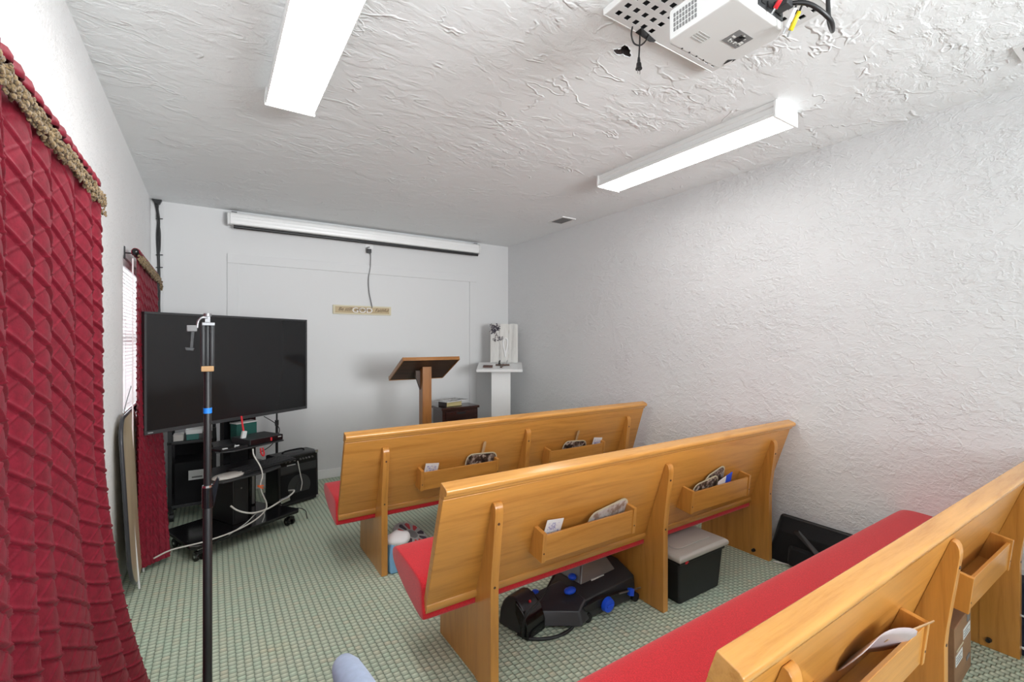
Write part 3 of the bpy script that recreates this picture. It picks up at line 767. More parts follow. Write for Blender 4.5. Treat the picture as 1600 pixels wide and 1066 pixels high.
# gear on the cart
t = thing('computer_tower', 'slim black computer tower standing on the cart base', 'computer', wl(0.005, 0.235, 0.105), CA)
bm = B(); box(bm, -0.055, 0.05, -0.10, 0.14, 0, 0.31); obj('case', bm, 'black', t, bev=0.004)
bm = B(); box(bm, -0.045, 0.04, -0.104, -0.10, 0.02, 0.295); obj('front_panel', bm, 'black', t, bev=0.002)
bm = B(); cyl(bm, (-0.002, -0.1065, 0.23), (-0.002, -0.104, 0.23), 0.006, seg=12); obj('power_button', bm, 'steel', t)
t = thing('keyboard', 'black keyboard hanging over the right of the cart tray', 'keyboard', wl(0.115, 0.10, 0.451), CA + 0.10)
bm = B(); prism(bm, [(-0.07, 0), (0.075, 0), (0.075, 0.022), (-0.07, 0.012)], -0.19, 0.24, 'x'); obj('key_base', bm, 'black', t, bev=0.003)
bm = B()
for r in range(5):
    for k in range(17):
        x = -0.18 + k * 0.0243; y = -0.058 + r * 0.025; z = 0.0135 + 0.0017 * r
        box(bm, x, x + 0.020, y, y + 0.020, z, z + 0.006)
o = obj('key_caps', bm, 'charcoal', t); o['kind'] = 'stuff'
t = thing('mouse_pad', 'pale oval gel mouse pad at the left of the cart tray', 'mouse pad', wl(-0.125, 0.055, 0.4505), CA)
bm = B(); lathe(bm, [(0.06, 0), (0.078, 0.004), (0.078, 0.012), (0.065, 0.020), (0.03, 0.022)], seg=28)
for v_ in bm.verts: v_.co.x *= 1.25; v_.co.y *= 0.8
obj('pad', bm, 'lid_grey', t, smooth=True)
t = thing('media_player', 'black disc player with red light on the upper cart shelf', 'player', wl(0.12, 0.12, 0.6235), CA)
bm = B(); box(bm, -0.12, 0.115, -0.09, 0.12, 0.003, 0.040); obj('case', bm, 'charcoal', t, bev=0.003)
bm = B(); box(bm, -0.115, 0.11, -0.0925, -0.09, 0.006, 0.037); obj('front_panel', bm, 'black_gloss', t)
bm = B(); box(bm, 0.02, 0.032, -0.0945, -0.0925, 0.010, 0.032); obj('red_tab', bm, 'red_plastic', t)
bm = B(); box(bm, 0.075, 0.10, -0.0945, -0.0925, 0.025, 0.031); obj('display', bm, 'lightgrey', t)
t = thing('parts_tray', 'small black tray of loose white clips on the upper cart shelf', 'tray', wl(-0.10, 0.09, 0.6235), CA)
bm = B(); box(bm, -0.085, 0.085, -0.06, 0.07, 0, 0.004)
for (x0, x1, y0, y1) in ((-.085, .085, -.06, -.056), (-.085, .085, .066, .07), (-.085, -.081, -.06, .07), (.081, .085, -.06, .07)): box(bm, x0, x1, y0, y1, 0, 0.012)
obj('tray_body', bm, 'black', t)
bm = B(); box(bm, -0.05, -0.02, -0.02, -0.008, 0.004, 0.010); cyl(bm, (0.02, -0.03, 0.008), (0.05, 0.02, 0.010), 0.004, seg=8); cyl(bm, (0.035, -0.005, 0.009), (0.06, -0.005, 0.009), 0.004, seg=8); obj('clip', bm, 'white_plastic', t)
bm = B(); tube(bm, [wl(0.045, 0.20, 0.80), wl(0.03, 0.16, 0.74), wl(0.025, 0.14, 0.70)], 0.006, 8)
t = tag(obj('red_cable', bm, 'red_plastic'), 'red cable with white plug hanging under the television', 'cable')
bm = B(); box(bm, -0.014, 0.014, -0.010, 0.010, -0.025, 0.025); o = obj('white_plug', bm, 'white_plastic', t, bev=0.002); o.location = wl(0.022, 0.135, 0.685); o.rotation_euler = (0.1, 0.15, CA)
t = thing('green_box', 'dark green box with pale rim standing behind the media player', 'box', wl(0.145, 0.295, 0.6235), CA)
bm = B(); box(bm, -0.10, 0.045, -0.04, 0.035, 0, 0.115); obj('box_body', bm, 'green_dark', t, bev=0.004)
bm = B(); box(bm, -0.104, 0.049, -0.044, 0.039, 0.115, 0.123); obj('pale_rim', bm, 'lightgrey', t, bev=0.002)
bm = B(); tube(bm, [wl(0.03, -0.033, 0.612), wl(0.035, -0.034, 0.575), wl(0.05, -0.034, 0.558), wl(0.055, -0.033, 0.578), wl(0.045, -0.032, 0.612)], 0.0045, 8)
tag(obj('red_wire_loop', bm, 'red_plastic'), 'small red wire loop hanging from the upper cart shelf', 'wire')
bm = B(); tube(bm, [wl(0.27, 0.30, 0.76), wl(0.335, 0.26, 0.70), wl(0.325, 0.20, 0.65), wl(0.28, 0.22, 0.56), wl(0.24, 0.30, 0.50)], 0.003, 8)
tag(obj('black_cable', bm, 'black'), 'thin black cable looping beside the upper cart shelf', 'cable')
bm = B(); tube(bm, [wl(0.0, 0.0, 0.61), wl(-0.005, -0.02, 0.57), wl(0.02, -0.045, 0.50), wl(0.03, -0.055, 0.44), wl(0.02, -0.05, 0.38), wl(0.03, -0.045, 0.33), wl(0.07, -0.035, 0.24), wl(0.06, -0.03, 0.19), wl(-0.02, -0.03, 0.15), wl(-0.16, -0.02, 0.125), wl(-0.30, 0.02, 0.113), wl(-0.42, 0.10, 0.10), wl(-0.50, 0.13, 0.075)], 0.0045, 8)
t = tag(obj('white_cable', bm, 'cable_white', smooth=True), 'white cable with orange ties running down the cart and across its base', 'cable')
for z, a in ((0.372, 0.2), (0.362, 0.6)):
    bm = B(); box(bm, -0.018, 0.018, -0.006, 0.006, -0.004, 0.004); o = obj('orange_tie', bm, 'orange', t); o.location = wl(0.02, -0.05, z); o.rotation_euler = (0, a, CA)
bm = B(); tube(bm, [wl(-0.12, 0.04, 0.27), wl(-0.09, 0.0, 0.235), wl(-0.02, -0.03, 0.205), wl(0.08, -0.03, 0.20), wl(0.17, -0.02, 0.215), wl(0.24, -0.01, 0.225), wl(0.29, 0.0, 0.24), wl(0.32, 0.03, 0.245), wl(0.33, 0.10, 0.23)], 0.0055, 8)
t = tag(obj('extension_cable', bm, 'cable_white', smooth=True), 'thick cream cable with silver plug stretched across the front of the cart', 'cable')
bm = B(); box(bm, -0.035, 0.035, -0.014, 0.014, -0.014, 0.014); o = obj('silver_plug', bm, 'chrome', t, bev=0.005); o.location = wl(0.215, -0.015, 0.215); o.rotation_euler = (0, -0.1, CA)
bm = B(); tube(bm, [wl(-0.16, -0.01, 0.112), wl(-0.06, -0.02, 0.15), wl(0.0, -0.025, 0.19), wl(0.04, -0.03, 0.20), wl(0.06, -0.03, 0.165), wl(0.05, -0.02, 0.12)], 0.003, 8)
tag(obj('grey_wire', bm, 'lightgrey', smooth=True), 'thin grey wire arching over the front of the cart base', 'wire')
bm = B(); tube(bm, [wl(0.345, 0.06, 0.10), wl(0.40, 0.07, 0.085), wl(0.43, 0.05, 0.06), wl(0.425, 0.03, 0.03), wl(0.43, 0.03, 0.006)], 0.003, 8)
tag(obj('black_cable_tail', bm, 'black', smooth=True), 'short black cable tail curling off the right end of the cart base', 'cable')

# ------------------------------------------------------------------ amplifier
t = thing('guitar_amplifier', 'black combo amplifier with metal corners, right of the television cart', 'amplifier', (0.595, 4.045, 0.0), math.radians(22))
bm = B(); hull(bm, [(sx * 0.168, y, z) for sx in (-1, 1) for y, z in ((0, 0.012), (0.21, 0.012), (0.035, 0.405), (0.17, 0.405), (0.012, 0.395), (0.20, 0.395))]); obj('cabinet', bm, 'black', t, bev=0.006)
fy = lambda z: 0.012 * (z - 0.012) / 0.383
def slab(nm, x0, x1, z0, z1, d, m_, **k):
    bm = B(); hull(bm, [(x, fy(z) - e, z) for x in (x0, x1) for z in (z0, z1) for e in (d, -0.002)]); return obj(nm, bm, m_, t, **k)
slab('control_panel', -0.15, 0.15, 0.325, 0.385, 0.003, 'black_gloss')
slab('front_band', -0.15, 0.15, 0.265, 0.318, 0.003, 'charcoal')
slab('grille', -0.15, 0.15, 0.035, 0.255, 0.003, 'black_matte')
bm = B(); cyl(bm, (0.0, fy(0.145) - 0.003, 0.145), (0.0, fy(0.145) - 0.0045, 0.145), 0.095, seg=32); cyl(bm, (0.0, fy(0.145) - 0.0045, 0.145), (0.0, fy(0.145) - 0.008, 0.145), 0.03, seg=20); obj('speaker_cone', bm, 'charcoal', t)
slab('name_strip', -0.10, -0.03, 0.322, 0.329, 0.005, 'lightgrey')
for x in (-0.11, -0.08, -0.04, 0.01, 0.035, 0.06, 0.085, 0.115):
    bm = B(); cyl(bm, (x, 0.008, 0.358), (x, -0.006, 0.358), 0.008, 0.006, seg=10); obj('knob', bm, 'steel', t)
for x in (-0.158, 0.158):
    for z in (0.022, 0.393):
        bm = B(); box(bm, x - 0.013, x + 0.013, fy(z) - 0.004, fy(z) + 0.02, z - 0.013, z + 0.013); obj('metal_corner', bm, 'chrome', t, bev=0.004)
bm = B(); tube(bm, [(-0.09, 0.09, 0.404), (-0.07, 0.09, 0.422), (0.07, 0.09, 0.422), (0.09, 0.09, 0.404)], 0.007, 8, 3); obj('handle', bm, 'black_matte', t)
bm = B(); tube(bm, [(-0.022, -0.012, 0.352), (-0.015, -0.02, 0.30), (0.0, -0.018, 0.23), (0.012, -0.018, 0.17), (0.0, -0.018, 0.11)], 0.0042, 8); obj('white_lead', bm, 'cable_white', t, smooth=True)

# microphone stand behind the television
t = thing('microphone_stand', 'thin black microphone stand rising behind the amplifier', 'stand', (0.47, 4.40, 0))
bm = B(); lathe(bm, [(0.11, 0), (0.11, 0.012), (0.03, 0.025), (0.012, 0.03)], seg=28); obj('base', bm, 'black', t)
bm = B(); cyl(bm, (0, 0, 0.02), (0, 0, 0.62), 0.0105, seg=12); obj('lower_pole', bm, 'black', t)
bm = B(); cyl(bm, (0, 0, 0.60), (0, 0, 1.15), 0.007, seg=12); obj('upper_pole', bm, 'black', t)
bm = B(); cyl(bm, (0, 0, 0.59), (0, 0, 0.635), 0.015, seg=12); obj('clutch', bm, 'black', t)

# ------------------------------------------------------------------ equipment rack behind the television
t = thing('equipment_rack', 'black wheeled shelf unit in shadow behind the television', 'shelf', (-0.115, 4.12, 0))
bm = B(); box(bm, -0.012, 0.012, -0.012, 0.012, 0.065, 0.66); po = obj('post', bm, 'black', t, loc=(-0.135, 0.012, 0))
for x, y in ((0.135, 0.012), (-0.135, 0.335), (0.135, 0.335)): part_copy(po, t, (x, y, 0))
for z, m_ in ((0.10, 'charcoal'), (0.56, 'black')):
    bm = B(); box(bm, -0.15, 0.15, 0.0, 0.35, z, z + 0.022); obj('shelf_board', bm, m_, t, bev=0.002)
bm = B(); box(bm, -0.15, 0.15, 0.34, 0.35, 0.122, 0.56); obj('back_board', bm, 'black_matte', t)
for x in (-0.125, 0.125):
    for y in (0.03, 0.31):
        bm = B(); cyl(bm, (x - 0.012, y, 0.032), (x + 0.012, y, 0.032), 0.032, seg=18); cyl(bm, (x - 0.014, y, 0.032), (x + 0.014, y, 0.032), 0.010, seg=10); box(bm, x - 0.01, x + 0.01, y - 0.01, y + 0.01, 0.05, 0.10); obj('wheel', bm, 'black', t)
t = thing('power_amplifier', 'black device with a white label on the shelf unit behind the television', 'amplifier', (-0.11, 4.135, 0.1225))
bm = B(); box(bm, -0.115, 0.12, 0, 0.26, 0, 0.30); obj('case', bm, 'black_matte', t, bev=0.004)
bm = B(); box(bm, -0.03, 0.075, -0.002, 0, 0.165, 0.235); obj('white_label', bm, 'label_white', t)
bm = B(); box(bm, -0.01, 0.055, -0.003, -0.002, 0.178, 0.190); obj('printed_line', bm, 'grey', t)
for x, z0, w, h, m_, lb in ((-0.20, 0.5825, 0.06, 0.045, 'lid_grey', 'small greyish box on top of the shelf unit, leftmost'), (-0.115, 0.5825, 0.075, 0.042, 'teal', 'small teal box on top of the shelf unit behind the television'), (-0.105, 0.6255, 0.10, 0.03, 'label_white', 'flat white box lying on the small teal box')):
    t = thing('small_box', lb, 'box', (x, 4.17, z0), group='small boxes on the shelf unit')
    bm = B(); box(bm, -w / 2, w / 2, -0.035, 0.06, 0, h); obj('box_body', bm, m_, t, bev=0.002)
    bm = B(); box(bm, -w / 2 - 0.001, w / 2 + 0.001, -0.036, 0.061, h - 0.008, h + 0.0004); obj('box_lid', bm, m_, t)

# ------------------------------------------------------------------ phone stand in the foreground
t = thing('phone_stand', 'black telescopic phone stand with folded clamp in the left foreground', 'stand', (-0.008, 1.438, 0))
bm = B()
cyl(bm, (0, 0, 0.10), (0, 0, 0.885), 0.0105, seg=20); obj('lower_pole', bm, 'black', t, smooth='auto')
bm = B(); cyl(bm, (0, 0, 0.885), (0, 0, 1.24), 0.0086, seg=20); obj('upper_pole', bm, 'black', t, smooth='auto')
bm = B(); cyl(bm, (0, 0, 0.878), (0, 0, 0.932), 0.0128, seg=20); obj('lock_collar', bm, 'black_gloss', t, bev=0.002)
bm = B(); cyl(bm, (0, 0, 0.930), (0, 0, 0.937), 0.0118, seg=20); obj('collar_ring', bm, 'chrome', t)
bm = B(); hull(bm, [(0.010, -0.006, 0.93), (0.022, -0.006, 0.955), (0.026, -0.006, 0.95), (0.014, -0.006, 0.88), (0.010, 0.006, 0.93), (0.022, 0.006, 0.955), (0.026, 0.006, 0.95), (0.014, 0.006, 0.88)])
obj('lock_lever', bm, 'black_gloss', t, bev=0.001)
bm = B(); cyl(bm, (0, 0, 1.124), (0, 0, 1.138), 0.0098, seg=20); obj('blue_tape', bm, 'tape', t)
bm = B(); box(bm, -0.014, 0.014, -0.013, 0.013, 1.233, 1.247); obj('brass_collar', bm, 'tan', t, bev=0.002)
bm = B()
for dx, dy in ((-0.0095, -0.004), (0.0095, -0.004), (0.0, 0.009)): cyl(bm, (dx, dy, 1.244), (dx, dy, 1.355), 0.0058, seg=12)
cyl(bm, (0, 0, 1.244), (0, 0, 1.36), 0.006, seg=12)
obj('folded_arms', bm, 'charcoal', t, smooth='auto')
bm = B(); box(bm, -0.012, 0.016, -0.010, 0.010, 1.352, 1.360); box(bm, -0.006, 0.006, -0.006, 0.006, 1.360, 1.382); cyl(bm, (0, 0, 1.376), (0, 0, 1.384), 0.009, seg=14)
tube(bm, [(0.0, -0.004, 1.372), (-0.012, -0.008, 1.372), (-0.020, -0.008, 1.362), (-0.022, -0.008, 1.345)], 0.0032, 8)
obj('top_joint', bm, 'steel', t, bev=0.001)
bm = B(); box(bm, -0.044, -0.022, -0.018, -0.004, 1.336, 1.352); obj('clamp_jaw', bm, 'grey', t, bev=0.002)
bm = B(); hull(bm, [(-0.034, -0.014, 1.336), (-0.028, -0.014, 1.336), (-0.037, -0.014, 1.294), (-0.031, -0.014, 1.294), (-0.034, -0.007, 1.336), (-0.028, -0.007, 1.336), (-0.037, -0.007, 1.294), (-0.031, -0.007, 1.294)]); obj('clamp_bar', bm, 'charcoal', t)
bm = B(); hull(bm, [(-0.048, -0.018, 1.296), (-0.048, -0.004, 1.296), (-0.028, -0.018, 1.294), (-0.028, -0.004, 1.294), (-0.046, -0.018, 1.289), (-0.046, -0.004, 1.289), (-0.03, -0.018, 1.287), (-0.03, -0.004, 1.287)]); obj('clamp_foot', bm, 'charcoal', t, bev=0.001)
lg = None
for k in range(3):
    if k == 0:
        bm = B(); tube(bm, [(0.012, 0, 0.20), (0.09, 0, 0.09), (0.21, 0, 0.008)], 0.0075, 8, 3); lg = obj('leg', bm, 'black', t, smooth='auto', rot=(0, 0, 0.4))
    else: part_copy(lg, t, None, (0, 0, 0.4 + k * 2 * PI / 3))
bm = B(); cyl(bm, (0, 0, 0.09), (0, 0, 0.21), 0.017, seg=16); obj('leg_hub', bm, 'black', t)

# ------------------------------------------------------------------ lectern, night stand, books
t = thing('lectern', 'brown wooden lectern with slanted top on a single post, behind the farthest pew', 'lectern', (1.59, 3.85, 0))
bm = B(); hull(bm, [(sx * 0.252, y, z) for sx in (-1, 1) for y, z in ((-0.155, 1.148), (-0.150, 1.172), (0.195, 0.962), (0.205, 0.985))]); top = obj('slanted_top', bm, 'lect_dark', t, bev=0.003)
bm = B(); hull(bm, [(sx * 0.256, y, z) for sx in (-1, 1) for y, z in ((-0.170, 1.147), (-0.158, 1.176), (-0.155, 1.147), (-0.150, 1.172))]); obj('front_edge', bm, 'lect_x', t, bev=0.002)
for sx in (-1, 1):
    bm = B(); hull(bm, [(sx * a, y, z) for a in (0.2525, 0.262) for y, z in ((-0.165, 1.147), (-0.155, 1.176), (0.195, 0.960), (0.208, 0.987))]); obj('side_edge', bm, 'lect_x', t)
bm = B(); hull(bm, [(sx * 0.256, y, z) for sx in (-1, 1) for y, z in ((0.195, 0.958), (0.215, 0.955), (0.205, 1.0), (0.222, 0.995))]); obj('lower_ledge', bm, 'lect_x', t)
bm = B(); prism(bm, [(-0.05, 0.03), (0.035, 0.03), (0.035, 1.056), (-0.05, 1.086)], -0.042, 0.042, 'x'); obj('post', bm, 'lect', t, bev=0.003)
bm = B(); prism(bm, [(0.035, 0.90), (0.16, 0.984), (0.035, 1.058)], -0.018, 0.018, 'x'); obj('bracket', bm, 'lect', t)
bm = B(); prism(bm, [(-0.085, 1.0), (-0.042, 0.88), (-0.042, 1.05), (-0.085, 1.05)], 0.0, 0.025, 'y'); obj('side_bracket', bm, 'lect_dark', t)
bm = B(); box(bm, -0.22, 0.22, -0.05, 0.04, 0, 0.05); box(bm, -0.045, 0.045, -0.25, 0.25, 0, 0.045); obj('foot', bm, 'lect_x', t, bev=0.004)

t = thing('night_stand', 'dark mahogany cabinet standing between lectern and white pedestal', 'cabinet', (2.125, 4.33, 0))
bm = B(); box(bm, -0.20, 0.20, -0.115, 0.115, 0.06, 0.62); obj('body', bm, 'mahog', t, bev=0.003)
bm = B(); box(bm, -0.215, 0.215, -0.13, 0.125, 0.62, 0.645); obj('top', bm, 'mahog', t, bev=0.006, seg=3)
bm = B(); box(bm, -0.165, 0.165, -0.125, -0.115, 0.525, 0.60); dr = obj('drawer', bm, 'mahog', t, bev=0.003)
bm = B(); box(bm, -0.05, 0.05, -0.128, -0.125, 0.572, 0.592); obj('drawer_pull', bm, 'black', dr)
bm = B(); prism(bm, [(-0.165, 0.09), (0.165, 0.09), (0.165, 0.46), (0.12, 0.50), (-0.12, 0.50), (-0.165, 0.46)], -0.123, -0.115, 'y'); d2 = obj('door', bm, 'mahog', t, bev=0.003)
bm = B(); prism(bm, [(-0.13, 0.13), (0.13, 0.13), (0.13, 0.43), (0.09, 0.465), (-0.09, 0.465), (-0.13, 0.43)], -0.128, -0.123, 'y'); obj('door_panel', bm, 'mahog', d2, bev=0.004)
for s in (-1, 1):
    bm = B(); prism(bm, [(s * 0.163, 0.47), (s * 0.135, 0.505), (s * 0.140, 0.512), (s * 0.170, 0.478)], -0.1265, -0.1235, 'y'); obj('corner_mount', bm, 'brass', t)
for sx in (-1, 1):
    for sy in (-1, 1):
        bm = B(); box(bm, sx * 0.17 - 0.02, sx * 0.17 + 0.02, sy * 0.09 - 0.02, sy * 0.09 + 0.02, 0, 0.06); obj('foot', bm, 'mahog', t)
def book(loc, rz, w, d, h, cover, pages, label, th=0.004):
    t = thing('book', label, 'book', loc, rz, 'books stacked on the dark cabinet')
    bm = B(); box(bm, -w / 2, w / 2, -d / 2, d / 2, 0, th); box(bm, -w / 2, w / 2, -d / 2, d / 2, h - th, h); box(bm, -w / 2, -w / 2 + th, -d / 2, d / 2, th, h - th); obj('cover', bm, cover, t, bev=0.001)
    bm = B(); box(bm, -w / 2 + th, w / 2 - 0.004, -d / 2 + 0.003, d / 2 - 0.003, th, h - th); obj('pages', bm, pages, t)
book((2.065, 4.33, 0.6455), 0.15, 0.19, 0.15, 0.050, 'dark_cover', 'page_yellow', 'thick dark book with yellowed pages lying on the dark cabinet', 0.004)
t = thing('magazine', 'grey printed magazine on top of the thick book on the cabinet', 'magazine', (2.085, 4.335, 0.6965), 0.30, 'books stacked on the dark cabinet')
bm = B(); box(bm, -0.15, 0.14, -0.10, 0.10, 0, 0.007); obj('pages', bm, 'paper', t)
bm = B(); box(bm, -0.151, 0.141, -0.101, 0.101, 0.007, 0.0085); obj('front_cover', bm, 'cover', t)

# ------------------------------------------------------------------ white pedestal with art, cross and small book
YAW = -math.radians(33.1)
PP = Vector((2.488, 4.048, 0))
PS = math.atan2(0.055, 0.40)
t = thing('pedestal', 'white wooden pedestal with slanted top in the far right corner', 'pedestal', PP, YAW)
bm = B(); hull(bm, [(x, y, z) for x in (-0.238, 0.238) for y, z in ((0.0, 0.990), (-0.004, 1.019), (0.40, 1.045), (0.398, 1.074))]); obj('slanted_top', bm, 'white_paint', t, bev=0.004)
bm = B(); prism(bm, [(0.09, 0.05), (0.30, 0.05), (0.30, 1.029), (0.09, 1.0015)], -0.087, 0.113, 'x'); obj('column', bm, 'white_paint', t, bev=0.003)
bm = B(); box(bm, -0.15, 0.17, 0.05, 0.34, 0, 0.05); obj('base', bm, 'white_paint', t, bev=0.004)
def pt(x, y):
    r = Matrix.Rotation(YAW, 3, 'Z') @ Vector((x, y, 0))
    return (PP.x + r.x, PP.y + r.y, 1.0195 + (y + 0.004) * 0.055 / 0.402)
q = pt(0.0435, 0.345)
t = thing('plank_art', 'whitewashed plank picture with black branches and a white loop, on the pedestal', 'picture', (q[0], q[1], q[2] + 0.001), rot=(-0.06, 0, YAW))
for k in range(3):
    bm = B(); jag = [(-0.1525 + 0.1017 * k, 0.0), (-0.1525 + 0.1017 * k + 0.03, 0.006), (-0.1525 + 0.1017 * k + 0.07, 0.001), (-0.1525 + 0.1017 * k + 0.0997, 0.004), (-0.1525 + 0.1017 * k + 0.0997, 0.435 - 0.003 * k), (-0.1525 + 0.1017 * k + 0.05, 0.438), (-0.1525 + 0.1017 * k, 0.434)]
    prism(bm, jag, 0, 0.016 + 0.001 * k, 'y'); obj('plank', bm, 'plank', t, bev=0.0015)
bm = B(); box(bm, -0.14, 0.14, 0.019, 0.03, 0.06, 0.10); box(bm, -0.14, 0.14, 0.019, 0.03, 0.33, 0.37); obj('rear_batten', bm, 'pine', t)
bm = B(); pts = []
for k in range(41):
    a = 2 * PI * k / 40; r = 0.052 * math.sin(a / 2) ** 1.3 if True else 0
    pts.append((0.005 + 0.040 * math.sin(a) * (0.45 - 0.55 * math.cos(a)) * 1.15, -0.004, 0.135 - 0.115 * (-math.cos(a)) * 0.85 - 0.01))
tube(bm, [(0.008 + p[0] * 0.85, p[1], 0.155 + (0.14 - p[2]) * 1.05) for p in pts], 0.0085, 8, 0); obj('white_loop', bm, 'white_paint', t, smooth=True)
bm = B(); random.seed(3)
def twig(x, z, a, ln, d):
    x2 = x + ln * math.cos(a); z2 = z + ln * math.sin(a)
    cyl(bm, (x, -0.002, z), (x2, -0.002, z2), 0.0022 if d > 1 else 0.0016, seg=5)
    if d:
        for q in (-0.7, 0.1, 0.75): twig(x2, z2, a + q + random.uniform(-.2, .2), ln * 0.72, d - 1)
    for q in range(2):
        lx = x2 + random.uniform(-.012, .012); lz = z2 + random.uniform(-.012, .012); a2 = random.uniform(0, PI)
        hull(bm, [(lx + 0.010 * math.cos(a2), -0.003, lz + 0.010 * math.sin(a2)), (lx - 0.010 * math.cos(a2), -0.003, lz - 0.010 * math.sin(a2)), (lx + 0.004 * math.sin(a2), -0.003, lz - 0.004 * math.cos(a2)), (lx - 0.004 * math.sin(a2), -0.003, lz + 0.004 * math.cos(a2)), (lx, -0.0005, lz)])
twig(-0.16, 0.425, -0.55, 0.045, 2); twig(-0.165, 0.345, 0.75, 0.042, 2); twig(-0.105, 0.37, -1.25, 0.06, 2); twig(-0.15, 0.40, -1.0, 0.035, 2); twig(-0.13, 0.43, -0.9, 0.04, 2)
o = obj('branches', bm, 'ink', t)
t = thing('wooden_cross', 'small dark wooden cross lying on the white pedestal', 'cross', pt(0.025, 0.16), rot=(PS, 0, YAW - 0.12))
bm = B(); box(bm, -0.010, 0.010, -0.085, 0.075, 0.0015, 0.014); obj('upright', bm, 'cross', t, bev=0.002)
bm = B(); box(bm, -0.075, 0.075, 0.018, 0.038, 0.004, 0.018); obj('crossbar', bm, 'cross', t, bev=0.002)
t = thing('small_book', 'small brown leather book lying on the white pedestal', 'book', pt(-0.126, 0.13), rot=(PS, 0, YAW))
bm = B(); box(bm, -0.05, 0.05, -0.045, 0.045, 0.0015, 0.012); obj('cover', bm, 'brown_leather', t, bev=0.002)
bm = B(); box(bm, -0.047, 0.0505, -0.0425, 0.0425, 0.004, 0.0095); obj('pages', bm, 'cream', t)
for x, m_, lb in ((-0.008, 'black', 'tiny black figure on the pedestal in front of the plank picture'), (0.075, 'lightgrey', 'tiny grey figure on the pedestal in front of the plank picture')):
    q = pt(x, 0.29); bm = B(); lathe(bm, [(0.011, -0.004), (0.013, 0.008), (0.008, 0.02), (0.010, 0.028), (0.006, 0.034)], seg=12); ball(bm, (0.006, 0, 0.036), 0.008, 1)
    o = tag(obj('figurine', bm, m_, smooth='auto'), lb, 'figurine', 'tiny figures on the pedestal'); o.location = q

# ------------------------------------------------------------------ projection screen, cables, sign on the back wall
t = thing('projection_screen', 'long white roll-up projection screen case with black bottom bar, high on the back wall', 'projection screen', (1.335, YB, 2.345))
bm = B(); prism(bm, [(-0.03, 0.062), (-0.085, 0.062), (-0.10, 0.045), (-0.105, -0.012), (-0.095, -0.040), (-0.03, -0.040)], -1.20, 1.20, 'x'); obj('case', bm, 'white_metal', t, bev=0.004)
bm = B(); prism(bm, [(-0.102, 0.022), (-0.108, 0.018), (-0.106, -0.004), (-0.101, -0.004)], -1.20, 1.20, 'x'); obj('front_rib', bm, 'white_metal', t)
for s in (-1, 1):
    bm = B(); x = s * 1.20; prism(bm, [(-0.026, 0.066), (-0.086, 0.066), (-0.104, 0.047), (-0.109, -0.014), (-0.097, -0.046), (-0.026, -0.046)], min(x, x + s * 0.022), max(x, x + s * 0.022), 'x'); obj('end_cap', bm, 'white_plastic', t, bev=0.005)
    bm = B(); box(bm, s * 1.17 - 0.02, s * 1.17 + 0.02, -0.08, 0, 0.067, 0.072); box(bm, s * 1.17 - 0.02, s * 1.17 + 0.02, -0.03, -0.0005, -0.03, 0.072); obj('bracket', bm, 'grey', t)
bm = B(); cyl(bm, (-1.175, -0.075, -0.058), (1.195, -0.075, -0.058), 0.0135, seg=14); obj('bottom_bar', bm, 'black', t)
bm = B(); tube(bm, [(1.33, YB - 0.006, 2.255), (1.30, YB - 0.03, 2.235), (1.325, YB - 0.035, 2.195), (1.34, YB - 0.012, 2.165), (1.335, YB - 0.012, 2.05), (1.318, YB - 0.012, 1.93), (1.325, YB - 0.012, 1.80), (1.345, YB - 0.015, 1.70), (1.352, YB - 0.022, 1.645)], 0.005, 8)
t = tag(obj('wall_cable', bm, 'grey', smooth=True), 'thin dark cable hanging from the screen case down to the sign', 'cable')
bm = B(); lathe(bm, [(0.04, 0), (0.04, 0.004), (0.01, 0.006)], seg=20); o = obj('wall_plate', bm, 'white_trim', t, loc=(1.33, YB - 0.0005, 2.262), rot=(PI / 2, 0, 0))
bm = B(); box(bm, -0.022, 0.022, -0.016, 0.016, -0.022, 0.018); o = obj('wall_plug', bm, 'black', t, bev=0.004); o.location = (1.318, YB - 0.03, 2.212)
t = thing('wall_sign', 'narrow tan framed sign with script lettering on the back wall', 'sign', (1.264, YB, 1.618))
bm = B(); box(bm, -0.285, 0.285, -0.014, 0, -0.044, 0.044); obj('frame', bm, 'cream', t, bev=0.003)
o = M['cream']
bm = B(); box(bm, -0.264, 0.264, -0.0165, -0.014, -0.030, 0.030); obj('panel', bm, 'sign', t)
R = (PI / 2, 0, 0)
text('lettering', 'Be still', 0.046, 'ink_brown', t, (-0.175, -0.0172, 0.004), R, 0.35)
text('pale_lettering', 'GOD', 0.070, 'paper', t, (-0.005, -0.0168, -0.004), R, 0, 0.0002, 1.25)
text('lettering', 'and know', 0.038, 'ink_brown', t, (-0.005, -0.0178, 0.004), R, 0.35)
text('lettering', 'Faithful', 0.046, 'ink_brown', t, (0.185, -0.0172, 0.002), R, 0.35)

